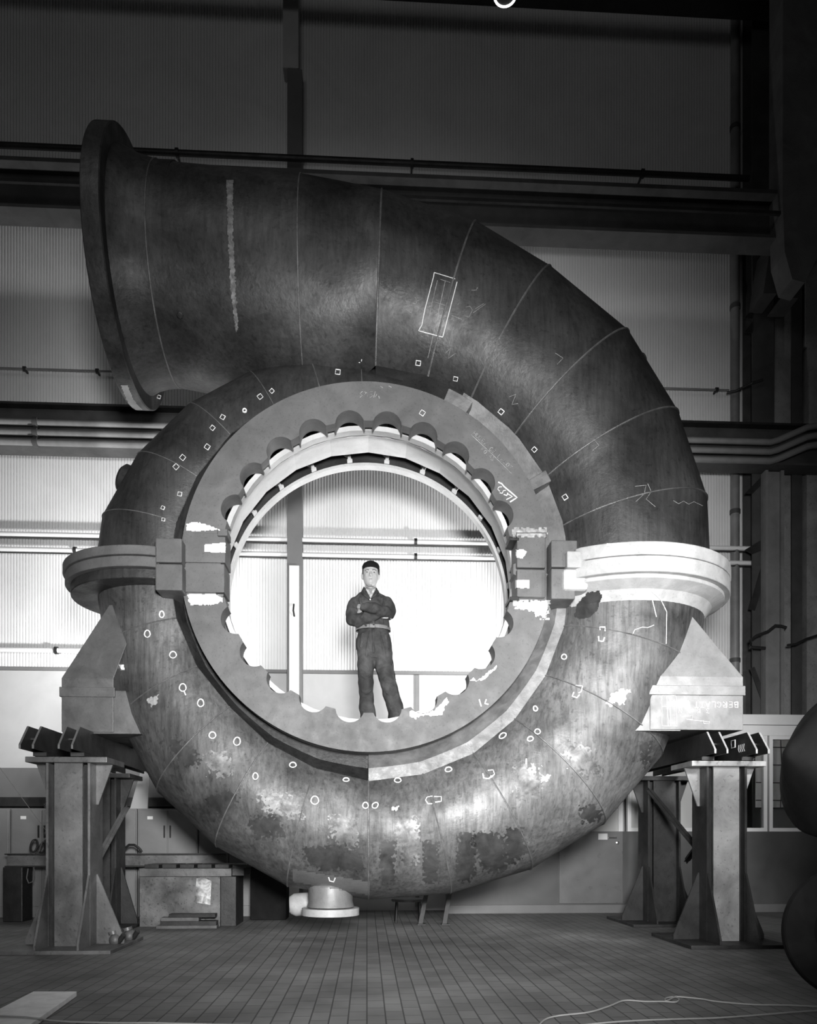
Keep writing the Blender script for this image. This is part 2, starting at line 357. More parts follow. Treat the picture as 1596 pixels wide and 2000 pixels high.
# pendant lamp rim and roof purlin
pz = at(987, -9, 8.5)
o = thing('hanging_lamp', pz, 'hanging lamp whose bright rim just enters the top edge', 'lamp')
MB().tube([(pz.x + .115 * cos(a), pz.y + .115 * sin(a), pz.z) for a in [2 * pi * k / 24 for k in range(24)]], .012, 8, closed=True).build('rim', M_lamp, o)
MB().lathe([(.11, .0), (.10, .1), (.04, .2), (.03, .3)], pz, (0, 0, 1), 24).build('shade', M_black, o)
MB().rod(pz + Vector((0, 0, .3)), (pz.x, pz.y, 13.2), .012).build('rod', M_black, o)
zz = AZ(1300, 16, YW - .6)
tag(MB().box(XL, XR, YW - .75, YW - .5, zz, zz + .16).build('roof_purlin', M_black, smooth=0), 'dark roof purlin along the top edge of the wall', 'beam')

# ---- office partition with windows at the right
yp = 10.72; px0 = AX(872, yp); zs = AZ(1400, 1624, yp); zt = AZ(1500, 1396, yp); zf = AZ(1500, 1437, yp)
struct(MB().box(px0, XR - .02, yp, yp + .1, 0, zs).build('wall_partition', M_green, smooth=0))
struct(MB().box(px0, XR - .02, yp - .02, yp + .12, zf, zt).build('trim_5', M_frame, smooth=0))
struct(MB().box(px0, XR - .02, yp - .021, yp - .02, (zf + zt) / 2 - .004, (zf + zt) / 2 + .004).build('trim_6', M_girder, smooth=0))
struct(MB().box(px0, XR - .02, yp - .03, yp, 0, .11).build('baseboard_back', M_ledge, smooth=0))
struct(MB().box(px0 + .02, XR - .03, yp + .6, yp + .47 + .001, 0, .01).build('trim_7', M_green, smooth=0))
wins = [(1215, 1232, 1402), (1404, 1352, 1500), (1560, 1502, 1588)]
def window(n, a, b_, blank=False):
    xa, xb = AX(a, yp), AX(b_, yp); fw = .05
    r = MB()
    for q in ((xa, xa + fw, zs, zf), (xb - fw, xb, zs, zf), (xa + fw, xb - fw, zs, zs + fw), (xa + fw, xb - fw, zf - fw, zf)):
        r.box(q[0], q[1], yp, yp + .07, q[2], q[3])
    fr = struct(r.build('window_%d' % n, M_frame, smooth=0))
    if blank: MB().box(xa + fw, xb - fw, yp + .03, yp + .04, zs + fw, zf - fw).build('blind_panel', mat('grey_blind_%d' % n, .5, .6), fr, smooth=0)
    else: MB().box(xa + fw, xb - fw, yp + .03, yp + .036, zs + fw, zf - fw).build('pane', M_glass, fr, smooth=0)
    return fr
window(1, 880, 1085, True); window(2, 1226, 1300, True); window(3, 1300, 1392, True); window(4, 1396, 1499); window(5, 1503, 1590); window(6, 1594, 1680)
# curtain behind the glass, with a lattice, imitating roof lights reflected as a pale grid
cx0, cx1 = AX(1465, yp + .25), AX(1700, yp + .25); cz0, cz1 = AZ(1500, 1578, yp + .25), zf
rows = []
for j in range(2):
    rows.append([(cx0 + (cx1 - cx0) * i / 90, yp + .095 + .012 * sin(i * .9), (cz0, cz1)[j]) for i in range(91)])
cu = tag(MB().rows(rows).build('window_curtain', M_frame, smooth=60, fix=False), 'pale curtain imitating roof lights mirrored in the right-hand windows', 'curtain')
for i in range(7):
    X = cx0 + (cx1 - cx0) * (i + .4) / 7; MB().tube([(X, yp + .075, cz0), (X + .02, yp + .075, (cz0 + cz1) / 2), (X, yp + .075, cz1)], .006, 5).build('lattice_line', M_girder, cu)
for i in range(4):
    Z = cz0 + .1 + (cz1 - cz0) * i / 4; MB().tube([(cx0, yp + .075, Z), ((cx0 + cx1) / 2, yp + .075, Z - .01), (cx1, yp + .075, Z)], .007, 5).build('lattice_line', M_girder, cu)
tag(MB().box(AX(1470, yp + .35), AX(1590, yp + .35), yp + .115, yp + .135, .2, AZ(1500, 1580, yp + .1)).build('office_cupboard', M_locker, smooth=0), 'grey cupboard seen through the right-hand window', 'cupboard')
# door in the partition
xa, xb = AX(1092, yp), AX(1216, yp)
d = struct(MB().box(xa, xb, yp - .015, yp + .06, .13, zs - .0).build('door_1', mat('door_paint', .16, .35, 0, .12, 3), smooth=0, bevel=.003))
fr = MB(); fr.box(xa, xa + .06, yp - .015, yp + .06, zs, zf); fr.box(xb - .06, xb, yp - .015, yp + .06, zs, zf); fr.box(xa, xb, yp - .015, yp + .06, zf - .06, zf)
fr.build('door_frame', M_frame, d, smooth=0)
MB().box(xa + .06, xb - .06, yp + .02, yp + .03, zs, zf - .06).build('door_pane', mat('frosted_pane', .45, .4), d, smooth=0)
hp = at(1200, 1636, yp - .05)
MB().tube([hp + Vector((.03, .04, 0)), hp + Vector((.03, 0, 0)), hp + Vector((-.08, 0, 0))], .010, 8).build('door_handle', M_chrome, d)
MB().lathe([(.022, 0), (.022, .02), (.008, .025)], at(1206, 1646, yp - .015) + Vector((0, -.0, 0)), (0, -1, 0), 16).build('door_lock', M_chrome, d)
MB().box(AX(1168, yp), AX(1186, yp), yp - .02, yp - .015, AZ(1175, 1640, yp), AZ(1175, 1628, yp)).build('door_plate', M_frame, d, smooth=0)

# ================================================================== SPIRAL CASING
XA, ZA, YC = 0.015, 3.56, 8.1
DY = .55
ROT = {-180: 2.70, -165: 2.70, -150: 2.84, -135: 2.96, -120: 3.04, -105: 3.14, -90: 3.17, -75: 3.22, -60: 3.31, -45: 3.40, -30: 3.45, -15: 3.46, 0: 3.47}
ROU = {0: 3.49, 14: 3.55, 28.5: 3.58, 43.5: 3.63, 59.5: 3.62, 73: 3.69, 88: 3.79}
ROTAIL = {180: 2.72, 167: 2.70, 152: 2.60, 136: 2.50, 120: 2.40, 105: 2.30, 92: 2.20, 80: 2.10}
def interp(x, xs, ys):
    if x <= xs[0]: return ys[0]
    for i in range(len(xs) - 1):
        if x <= xs[i + 1]: return ys[i] + (ys[i + 1] - ys[i]) * (x - xs[i]) / (xs[i + 1] - xs[i])
    return ys[-1]
def RA(a, tail=False):
    if tail: return interp(a, [80, 95, 110, 150, 180], [1.75, 1.76, 1.78, 1.82, 1.87])
    return interp(a, [-180, -150, -135, -120, -90, -60, -30, 0, 90], [1.87, 1.86, 1.85, 1.9, 2.0, 2.0, 1.96, 1.93, 1.95])
def polar(a, R, Y): return Vector((XA + R * cos(R_(a)), Y, ZA + R * sin(R_(a))))
def sect(a, Ro, ra, n=56, off=0):
    r = ((Ro - ra) ** 2 + DY * DY) / (2 * (Ro - ra)); rho = Ro - r
    b0 = acos(max(-1, min(1, (ra - rho) / r)))
    return [polar(a, rho + (r + off) * cos(b_), YC + (r + off) * sin(b_)) for b_ in [-b0 + 2 * b0 * k / n for k in range(n + 1)]]
cas = thing('spiral_casing', (XA, YC, .2), 'huge riveted-looking welded steel turbine spiral casing standing upright on four stands', 'turbine casing')
cas['label'] = 'huge welded steel turbine spiral casing standing upright around the man'
BV = []   # (mb, object) for ray casting the chalk marks
def cpart(mb, name, m, parent=cas, **k):
    o = mb.build(name, m, parent, **k); BV.append((mb, o)); return o
low_rows = [sect(a, ROT[a], RA(a)) for a in sorted(ROT)]
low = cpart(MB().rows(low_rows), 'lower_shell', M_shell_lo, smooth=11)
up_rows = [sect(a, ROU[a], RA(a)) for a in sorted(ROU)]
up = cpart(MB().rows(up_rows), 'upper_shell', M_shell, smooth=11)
tail_rows = [sect(a, ROTAIL[a], RA(a, True)) for a in sorted(ROTAIL)]
tl = cpart(MB().rows(tail_rows), 'tail_shell', M_shell_dk if False else M_shell, smooth=11)
def xcirc(X, h, r, n=56): return [Vector((X, YC + r * sin(t), 1 + h + r * cos(t))) for t in [-pi + 2 * pi * k / n for k in range(n + 1)]]
noz = [up_rows[-1], xcirc(-.32, 5.42, 1.0), xcirc(-.62, 5.47, .995), xcirc(-1.28, 5.54, .965), xcirc(-1.76, 5.59, .945), xcirc(-1.97, 5.62, .94), xcirc(-2.12, 5.63, .965), xcirc(-2.22, 5.64, 1.0), xcirc(-2.32, 5.64, 1.05)]
ip = cpart(MB().rows(noz), 'inlet_pipe', M_shell, smooth=14)
FZ = 6.64
cpart(MB().lathe([(.92, -.17), (1.165, -.17), (1.175, -.16), (1.175, -.01), (1.165, 0), (.92, 0)], (-2.29, YC, FZ), (1, 0, 0), 96, True), 'inlet_flange', M_shell, smooth=30)
MB().lathe([(.93, 0), (.93, .5), (.90, .5), (.90, 0)], (-2.3, YC, FZ - .01), (1, 0, 0), 64, True).build('inlet_lining', M_shell_dk, cas, smooth=30)
# small boss on the inlet pipe
# weld seams as raised beads
def seam(pts, parent, r=.009, m=M_seam):
    return MB().tube(pts, r, 6, flat=.8).build('weld_seam', m, parent)
for k, a in enumerate(sorted(ROT)):
    if a not in (-180, 0): seam(sect(a, ROT[a], RA(a), 56, .001), low, .008)
for a in sorted(ROU):
    if a != 0: seam(sect(a, ROU[a], RA(a), 56, .001), up, .010)
for a in sorted(ROTAIL):
    if a not in (180, 80): seam(sect(a, ROTAIL[a], RA(a, True), 56, .001), tl, .006)
seam(xcirc(-.62, 5.47, .997), ip, .007); seam(xcirc(-1.97, 5.62, .942), ip, .008)
# ---- front and rear stay rings
RO_R = 1.737
def rin(th):   # inner outline with 24 round pockets
    k = math.floor(th / 15.0); c = k * 15 + 7.5; dl = R_(th - c); cc, rr = 1.335, .138
    if abs(sin(dl)) * cc < rr:
        v = cc * cos(dl) + sqrt(rr * rr - (cc * sin(dl)) ** 2)
        return max(1.37, v)
    return 1.37
def annulus(a0, a1, y0, y1, ri, ro, step=.5):
    n = max(2, int(round((a1 - a0) / step))); A = [a0 + (a1 - a0) * k / n for k in range(n + 1)]
    f = ri if callable(ri) else (lambda t: ri)
    rows = [[polar(a, f(a % 360), y0), polar(a, ro, y0), polar(a, ro, y1), polar(a, f(a % 360), y1)] for a in A]
    full = abs(a1 - a0 - 360) < 1e-6
    return MB().rows(rows, True, not full, not full)
YF = 7.45
ru = cpart(annulus(.0, 180, YF, YF + .13, rin, RO_R), 'upper_stay_ring', M_ring, smooth=40)
rl = cpart(annulus(180.0, 360, YF, YF + .13, rin, RO_R), 'lower_stay_ring', M_ring, smooth=40)
MB().rows([[polar(a, RO_R, YF + .13), polar(a, RO_R - .03, YF + .13), polar(a, RO_R - .03, YF + .3), polar(a, RO_R, YF + .3)] for a in range(0, 361, 3)], True).build('ring_wall', M_ring, cas)
pk = None
for k in range(24):
    c = k * 15 + 7.5; cen = polar(c, 1.335, 0)
    q = MB(); A = [R_(c) + R_(t) for t in range(-78, 79, 6)]
    q.rows([[Vector((cen.x + r * cos(a), y, cen.z + r * sin(a))) for (r, y) in ((.1365, YF - .002), (.150, YF - .002), (.150, YF + .22), (.1365, YF + .22))] for a in A], True, True, True)
    q.build('bolt_pocket', M_ring, ru if k < 12 else rl)
annulus(0, 360, YF + .235, YF + .33, 1.40, 1.447, 7.5).build('inner_ring', M_prime, cas, smooth=5, label='white-primed inner ring')
ribb = MB()
for (r0, y0), (r1, y1) in (((1.43, YF + .37), (1.49, YF + .52)), ((1.49, YF + .52), (1.505, YF + .95))):
    pass
ribb.rows([[polar(a, r, y) for r, y in ((1.425, YF + .38), (1.485, YF + .52), (1.50, YF + .88), (1.535, YF + .88), (1.52, YF + .50), (1.45, YF + .375))] for a in [i * 15 for i in range(25)]], True)
bandB = ribb.build('guide_band', M_prime, cas, smooth=5, label='white-primed polygonal guide band')
annulus(0, 360, 8.64, 8.72, 1.515, RO_R, 2).build('rear_stay_ring', M_shell_dk, cas)
annulus(0, 360, 8.62, 8.73, 1.50, 1.53, 3).build('rear_rim', M_prime, cas, label='white-edged rear rim')
for k in range(24):
    a = k * 15 + 8
    q = MB(); A0 = polar(a, 1.57, 0); A1 = polar(a + 4, 1.71, 0)
    q.rows([[(A0.x, y, A0.z), (A0.x + .02 * cos(R_(a)), y, A0.z + .02 * sin(R_(a))), (A1.x, y, A1.z), (A1.x - .02, y, A1.z)] for y in (YF + .3, 8.6)], True, True, True)
    q.build('stay_vane', M_ring, cas, smooth=0)
# pale posts at the rear of the guide opening
for k in range(24):
    a = k * 15 + 7.5; q = MB()
    q.bar(polar(a, 1.53, 8.56), polar(a, 1.66, 8.56), .035, .03, (0, 1, 0)); q.bar(polar(a, 1.52, 8.56), polar(a, 1.535, 8.56), .055, .06, (0, 1, 0))
    q.build('guide_post', M_prime, cas, smooth=0)
# lips between the rings and the shells (front and back)
def lip(a0, a1, tail, y_in, step=5, r_in=RO_R, front=True, name='front_lip', m=M_ring, par=cas, mid=None):
    n = int(round((a1 - a0) / step)); rows = []
    st = sorted(ROTAIL) if tail else sorted(list(ROT) + [a for a in ROU if a > 0])
    for k in range(n + 1):
        a = a0 + (a1 - a0) * k / n
        lo = [s_ for s_ in st if s_ <= a + 1e-6]; hi = [s_ for s_ in st if s_ >= a - 1e-6]
        s0 = lo[-1] if lo else st[0]; s1 = hi[0] if hi else st[-1]
        P0 = polar(s0, RA(s0, tail), 0); P1 = polar(s1, RA(s1, tail), 0)
        t = 0 if s1 == s0 else (a - s0) / (s1 - s0)
        P = P0.lerp(P1, t); Ra = sqrt((P.x - XA) ** 2 + (P.z - ZA) ** 2)
        yo = YC - DY if front else YC + DY
        row = [polar(a, r_in, y_in)]
        if mid: row.append(polar(a, r_in + (Ra - r_in) * mid[0], mid[1]))
        row += [polar(a, Ra + .004, yo - (.004 if front else -.004)), polar(a, Ra + .004, yo + (.05 if front else -.05))]
        rows.append(row)
    o = MB().rows(rows); return cpart(o, name, m, par, smooth=12)
lip(-180, -90, False, YF + .28, name='front_lip', m=M_shell, mid=(.5, YF + .26))  # darker steel here stands in for the shade in the lower-left groove
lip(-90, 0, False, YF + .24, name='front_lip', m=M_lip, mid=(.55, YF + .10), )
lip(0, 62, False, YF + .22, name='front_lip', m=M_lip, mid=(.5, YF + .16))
lip(62, 88, False, YF + .28, name='front_lip', m=M_shell_dk, mid=(.5, YF + .36))  # dark steel puts the shadow under the big pipe into the colour
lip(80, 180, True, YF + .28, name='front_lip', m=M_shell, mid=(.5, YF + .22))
lip(-180, 88, False, 8.7, front=False, name='rear_lip', m=M_ring)
lip(80, 180, True, 8.7, front=False, name='rear_lip', m=M_ring)
# nose plates where the big pipe meets the ring
for a0, a1, r0, r1 in ((58, 66, 1.74, 1.86), (26, 29.5, 1.74, 1.93)):
    q = MB(); q.rows([[polar(a, r0, YF + .02), polar(a, r1, YF + .0), polar(a, r1, YF + .25), polar(a, r0, YF + .25)] for a in (a0, (a0 + a1) / 2, a1)], True, True, True)
    q.build('lip_gusset', M_lip, cas, smooth=0, bevel=.008)
# ---- bolted flange pairs where the casing halves meet
def flange_pair(cx, R, zs_, clipx, sgn, mats):
    for (z0_, z1_, m, dR) in zs_:
        pts = []
        for k in range(96):
            t = 2 * pi * k / 96; x = cx + (R + dR) * cos(t); y = YC + (R + dR) * sin(t)
            if (x - clipx) * sgn < 0: x = clipx
            pts.append((x, y))
        cpart(MB().prism(pts, z0_, z1_, 'XY'), 'split_flange', m, smooth=30, bevel=.008)
flange_pair(2.575, 1.11, ((ZA + .0, ZA + .12, M_flg, 0), (ZA - .15, ZA - .006, M_flg, -.005), (ZA - .19, ZA - .15, M_flg, -.06)), 1.92, 1, None)
q = MB()
q.rows([[Vector((max(1.93, 2.575 + r * cos(t)), YC + r * sin(t), z)) for r, z in ((1.05, ZA - .19), (.93, ZA - .25), (.86, ZA - .34))] for t in [R_(4 * k) for k in range(91)]])
cpart(q, 'flange_skirt', M_flg, smooth=20)
flange_pair(-2.105, .875, ((ZA + .0, ZA + .085, M_ring, 0), (ZA - .10, ZA - .006, M_ring, -.02), (ZA - .19, ZA - .10, M_shell, -.07)), -1.9, -1, None)
# ---- joint blocks
def jb(px0_, px1_, py0, py1, Y, dep, m, bev=.012, name='joint_block', lab=None):
    a = at(px0_, py0, Y); b_ = at(px1_, py1, Y)
    return cpart(MB().box(a.x, b_.x, Y, Y + dep, b_.z, a.z), name, m, smooth=0, bevel=bev, label=lab)
jb(303, 355, 1050, 1098.5, 7.28, .6, M_ring); jb(303, 356, 1100.5, 1153, 7.28, .6, M_ring)
jb(1077, 1128, 1054, 1108, 7.25, .6, M_ring); jb(1077, 1124, 1110, 1170, 7.25, .6, M_ring)
jb(358, 440, 1040, 1099, YF - .02, .3, M_ring, .004, 'ring_joint'); jb(359, 438, 1100.5, 1157, YF - .025, .3, M_ring, .004, 'ring_joint')
jb(1010, 1066, 1040, 1109, YF - .06, .35, M_ring, .01, 'ring_joint'); jb(1010, 1066, 1111, 1166, YF - .06, .35, M_ring, .01, 'ring_joint')
jb(996, 1014, 1050, 1055, YF - .07, .25, M_black, .003, 'lug'); jb(996, 1014, 1165, 1172, YF - .07, .25, M_black, .003, 'lug'); jb(425, 444, 1033, 1046, YF - .06, .2, M_ring, .004, 'lug')
q = MB(); a = at(1110, 1075, 7.2); 
cpart(MB().box(AX(1108, 7.18), AX(1145, 7.18), 7.18, 7.6, AZ(1120, 1108, 7.18), AZ(1120, 1076, 7.18)), 'flange_block', M_edge, smooth=0, bevel=.01)
cpart(MB().box(AX(1100, 7.22), AX(1150, 7.22), 7.22, 7.6, AZ(1120, 1152, 7.22), AZ(1120, 1110, 7.22)), 'flange_block', M_flg, smooth=0, bevel=.03)
cpart(MB().box(AX(280, 7.3), AX(311, 7.3), 7.3, 7.6, AZ(300, 1099, 7.3), AZ(300, 1085, 7.3)), 'flange_block', M_edge, smooth=0, bevel=.006)
# ---- supporting feet of the casing
def foot(sgn, m, x_out, x_in, yf, yb, zb, zband, ztap, xt0, xt1, ztop):
    q = MB(); q.box(min(x_out, x_in), max(x_out, x_in), yf, yb, zb, ztap)
    base = [(x_out, yf), (x_in, yf), (x_in, yb), (x_out, yb)]; top = [(xt0, yf + .12), (xt1, yf + .12), (xt1, yb - .2), (xt0, yb - .2)]
    q.rows([[(x, y, ztap) for x, y in base], [(x, y, ztop) for x, y in top]], True, True, True)
    o = cpart(q, 'support_foot', m, smooth=0, bevel=.006)
    q = MB(); x0_, x1_ = min(x_out, x_in) - .015, max(x_out, x_in) + .015
    q.box(x0_, x1_, yf - .015, yb + .015, zband - .045, zband + .045)
    BV.append((q, q.build('stiffening_band', m, o, smooth=0, bevel=.004)))
    return o
yfl = 7.50
foot(-1, M_foot, AX(120, yfl), -2.35, yfl, 8.8, AZ(180, 1430, yfl), AZ(180, 1352, yfl), AZ(180, 1325, yfl), AX(212, yfl + .1), AX(222, yfl + .1) + .25, AZ(215, 1180, yfl + .1))
yfr = 7.32
foot(1, M_foot_r, AX(1452, yfr), AX(1270, yfr), yfr, 8.8, AZ(1400, 1426, yfr), AZ(1400, 1349, yfr), AZ(1400, 1322, yfr), AX(1347, yfr + .12), AX(1322, yfr + .12), AZ(1330, 1197, yfr + .12))
# sole wedges joining the foot to the curved shell
q = MB(); q.prism([(AX(238, 7.4), AZ(238, 1345, 7.4)), (AX(238, 7.4) - .3, AZ(238, 1345, 7.4)), (AX(238, 7.4) - .3, AZ(238, 1430, 7.4)), (AX(268, 7.4), AZ(268, 1430, 7.4)), (AX(250, 7.4), AZ(250, 1390, 7.4))], 7.515, 8.2)
cpart(q, 'foot_gusset', M_foot, smooth=0)
q = MB(); q.prism([(AX(1270, 7.3), AZ(1270, 1335, 7.3)), (AX(1270, 7.3) + .3, AZ(1270, 1335, 7.3)), (AX(1270, 7.3) + .3, AZ(1270, 1426, 7.3)), (AX(1228, 7.3), AZ(1228, 1426, 7.3)), (AX(1258, 7.3), AZ(1258, 1385, 7.3))], 7.33, 8.2)
cpart(q, 'foot_gusset', M_foot_r, smooth=0)
# ---- drain nozzle under the casing and small caps on the shell
dn = at(648, 1775, 7.75)
q = MB().lathe([(.22, .55), (.22, .12), (.235, .07), (.235, .065)], (dn.x - .02, 7.95, AZ(648, 1792, 7.5)), (0, 0, 1), 40)
cpart(q, 'drain_neck', M_foot_r, smooth=30)
MB().lathe([(.285, 0), (.285, .07), (.10, .07), (.10, 0)], (dn.x - .02, 7.95, AZ(648, 1792, 7.67)), (0, 0, 1), 48, True).build('drain_flange', M_flg, cas)
q = MB().rows([[p_ + Vector((0, 0, 0)) for p_ in sect(a, ROT[-105] * (1 - (a + 105) / 15) + ROT[-90] * (a + 105) / 15 + .0 - .015, RA(a), 56, .03)[24:42]] for a in (-104.5, -100, -95, -90.5)])
cp = at(247, 938, 8.0)
MB().lathe([(.15, -.1), (.15, .02), (.12, .05), (0.001, .06)], (AX(240, 8.1) + .06, 8.0, AZ(240, 938, 8.0)), (-.93, 0, .37), 32).build('manhole_cap', M_shell_dk, cas)
MB().lathe([(.05, -.1), (.05, .02), (0.001, .03)], at(1254, 700, 7.9), (.8, 0, .6), 24).build('plug', M_shell_dk, cas)
tag(MB().lathe([(.09, 0), (.12, .05), (.12, .3), (.09, .36)], at(567, 1768, 8.3), (1, 0, .08), 24).build('gas_bottle', M_flg), 'white rounded cylinder end lying behind the drain flange', 'bottle')

# ================================================================== CHALK MARKS (drawn on the steel surfaces)
vs_, fs_, own = [], [], []
for mb, o in BV:
    n = len(vs_); vs_ += mb.v
    for f in mb.f: fs_.append(tuple(i + n for i in f)); own.append(o)
bvh = BVHTree.FromPolygons(vs_, fs_)
CAMP = Vector((0, 0, EYE))
def hit(px, py):
    loc, nor, idx, dist = bvh.ray_cast(CAMP, ray(px, py))
    if loc is None: return None
    if nor.dot(ray(px, py)) > 0: nor = -nor
    return loc + nor * .003, nor, own[idx]
hb = hit(352, 615)
MB().lathe([(.03, -.02), (.03, .012), (.022, .02), (0.001, .022)], hb[0], hb[1], 20).build('plug', M_shell, ip)
def topart(o):   # marks are sub-parts of a part
    while o.parent and o.parent.parent: o = o.parent
    return o
def mark(lines, r=.006, m=M_chalk, name='chalk_mark'):
    b_ = MB(); par = None
    for ln in lines:
        P = []
        for i in range(len(ln) - 1):
            (x0_, y0_), (x1_, y1_) = ln[i], ln[i + 1]
            n = max(1, int(math.hypot(x1_ - x0_, y1_ - y0_) / 4))
            for k in range(n + (1 if i == len(ln) - 2 else 0)):
                h = hit(x0_ + (x1_ - x0_) * k / n, y0_ + (y1_ - y0_) * k / n)
                if h:
                    if P and (h[0] - P[-1]).length > .25: continue
                    P.append(h[0]); par = par or topart(h[2])
        if len(P) > 1: b_.tube(P, r, 5, flat=.8)
    if b_.v and par: return b_.build(name, m, par, smooth=60)
def ringm(x, y, a, b_=None, rot=0, n=12, gap=None):
    b_ = b_ or a; pts = []
    for k in range(n + 1):
        t = 2 * pi * k / n + .3; u = a * cos(t) * (1 + .06 * sin(3 * t)); v = b_ * sin(t)
        pts.append((x + u * cos(rot) - v * sin(rot), y + u * sin(rot) + v * cos(rot)))
    return pts[:-gap] if gap else pts
def sq(x, y, a, rot):
    return [(x + a * sqrt(2) * cos(rot + pi / 4 + k * pi / 2), y + a * sqrt(2) * sin(rot + pi / 4 + k * pi / 2)) for k in (0, 1, 2, 3, 4)]
for x, y, a, rot in ((702, 703, 4.5, .1), (817, 709, 4.5, .15), (890, 740, 4, .2), (979, 804, 4.5, .7), (1044, 878, 4, .8), (1104, 971, 4.5, 1.0), (1190, 1062, 5, .05), (825, 807, 4.5, .6), (660, 727, 4.5, .1), (508, 775, 4.2, .9), (435, 815, 4, .5), (415, 836, 4, .7), (405, 873, 4.5, .6), (357, 894, 4.5, .7), (344, 912, 4.5, .8), (351, 965, 3.8, .2), (318, 992, 3.2, .4), (319, 1015, 3.0, .2), (531, 764, 3.6, .8), (310, 775, 3, .3)):
    mark([sq(x, y, a, rot)], .0045)
mark([ringm(478, 802, 3.5)], .009)
for x, y, a, b_, rot in ((316, 1200, 4.5, 6.5, 0), (288, 1238, 5.5, 7, 0), (338, 1279, 6.5, 6.5, 0), (357, 1343, 6.5, 7.5, 0), (392, 1373, 6, 7.5, 0), (415, 1436, 6.5, 6.5, 0), (463, 1448, 6.5, 8, .2), (572, 1494, 6.5, 5, 0), (499, 1516, 5, 6.5, 0), (615, 1563, 7.5, 8, 0), (676, 1523, 6, 3.5, 0), (714, 1573, 5.5, 6, 0), (733, 1573, 5, 6.5, .8), (777, 1524, 6.5, 4.5, 0), (876, 1503, 6.5, 4.5, -.2), (982, 1437, 7.5, 4.5, -.6), (1036, 1443, 6, 4.5, -.3), (1050, 1429, 5.5, 5, 0), (1046, 1384, 4, 5, -.4), (1102, 1283, 5, 5, 0)):
    mark([ringm(x, y, a, b_, rot)], .0065)
for pts in ([(845, 1555), (834, 1557), (831, 1563), (836, 1570), (845, 1570)], [(848, 1556), (862, 1556), (862, 1565), (850, 1567)], [(943, 1511), (945, 1520), (955, 1521), (960, 1515)], [(953, 1505), (963, 1504), (966, 1512), (958, 1520)],
            [(1125, 1339), (1138, 1340), (1135, 1351), (1130, 1354)], [(1121, 1352), (1118, 1360), (1127, 1363), (1132, 1357)], [(1172, 1231), (1172, 1225), (1182, 1225), (1182, 1233)], [(1169, 1243), (1170, 1252), (1178, 1253), (1181, 1245)],
            [(642, 1713), (644, 1720), (652, 1722), (655, 1714)], [(360, 1351), (363, 1358)], [(950, 1366), (947, 1374), (954, 1376)], [(936, 1366), (940, 1380)], [(1028, 1482), (1028, 1493)]):
    mark([pts], .0065)
# writing on the front ring
mark([[(708, 765), (703, 770), (708, 773), (703, 777)], [(716, 768), (712, 766), (712, 770), (717, 767), (717, 775)], [(722, 765), (728, 765), (724, 770), (729, 773), (722, 777)], [(733, 765), (730, 777)], [(736, 771), (733, 776)], [(740, 774), (741, 779)], [(743, 755), (748, 758)], [(759, 754), (765, 757)]], .0045, M_faint, 'chalk_writing')
FONT = {'H': [[(0, 0), (0, 1)], [(.7, 0), (.7, 1)], [(0, .5), (.7, .5)]], 'U': [[(0, 1), (0, .1), (.35, 0), (.7, .1), (.7, 1)]], 'B': [[(0, 0), (0, 1), (.5, .95), (.55, .6), (0, .5), (.6, .45), (.65, .1), (0, 0)]], 'E': [[(.6, 1), (0, 1), (0, 0), (.6, 0)], [(0, .5), (.5, .5)]],
        'R': [[(0, 0), (0, 1), (.55, .9), (.55, .6), (0, .5), (.65, 0)]], 'G': [[(.7, .8), (.3, 1), (0, .6), (.1, .1), (.5, 0), (.7, .3), (.4, .4)]], 'L': [[(0, 1), (0, 0), (.6, 0)]], 'A': [[(0, 0), (.35, 1), (.7, 0)], [(.15, .4), (.55, .4)]], 'T': [[(.35, 0), (.35, 1)], [(0, 1), (.7, 1)]],
        'S': [[(.6, .9), (.2, 1), (.05, .7), (.6, .4), (.5, .05), (0, .05)]], 'O': [[(.35, 0), (0, .3), (.1, .9), (.5, 1), (.7, .6), (.6, .1), (.35, 0)]], 'P': [[(0, 0), (0, 1), (.6, .9), (.55, .5), (0, .45)]], '.': [[(.3, 0), (.35, .08)]], '4': [[(.5, 0), (.5, 1), (0, .35), (.7, .35)]], '3': [[(0, 1), (.6, .95), (.25, .55), (.65, .3), (.4, 0), (0, .1)]], ' ': [], 'K': [[(0, 0), (0, 1)], [(.6, 1), (0, .5), (.6, 0)]],
        '1': [[(.1, .7), (.4, 1), (.4, 0)]], '5': [[(.6, 1), (.1, 1), (.05, .55), (.5, .55), (.6, .2), (.3, 0), (0, .1)]], '2': [[(0, .8), (.3, 1), (.6, .75), (0, 0), (.6, 0)]], 'N': [[(0, 0), (0, 1), (.6, 0), (.6, 1)]]}
def text(s_, x, y, h, ang, adv=.95, r=.004, m=M_faint):
    ls = []; c, s2 = cos(ang), sin(ang)
    for i, ch in enumerate(s_):
        for st in FONT[ch]:
            ls.append([(x + (u + i * adv) * h * c + v * h * s2, y + (u + i * adv) * h * s2 - v * h * c) for u, v in st])
    return mark(ls, r, m, 'chalk_writing')
text('HUBER GS LABOT', 923, 848, 7.6, R_(43.6), .97)
mark([[(920, 849), (960, 886), (999, 925)]], .0045, M_faint)
text('PO.43', 939, 879, 7, R_(43.6), .95)
mark([[(973, 942), (980, 945), (985, 951), (1010, 972), (996, 981)]], .009, M_chalk, 'chalk_writing')
mark([[(980, 951), (974, 952), (972, 956), (976, 960)], [(988, 958), (983, 959), (981, 964), (976, 963)], [(992, 963), (990, 968), (984, 966)], [(991, 965), (994, 966), (1001, 970), (989, 976)]], .006, M_chalk, 'chalk_writing')
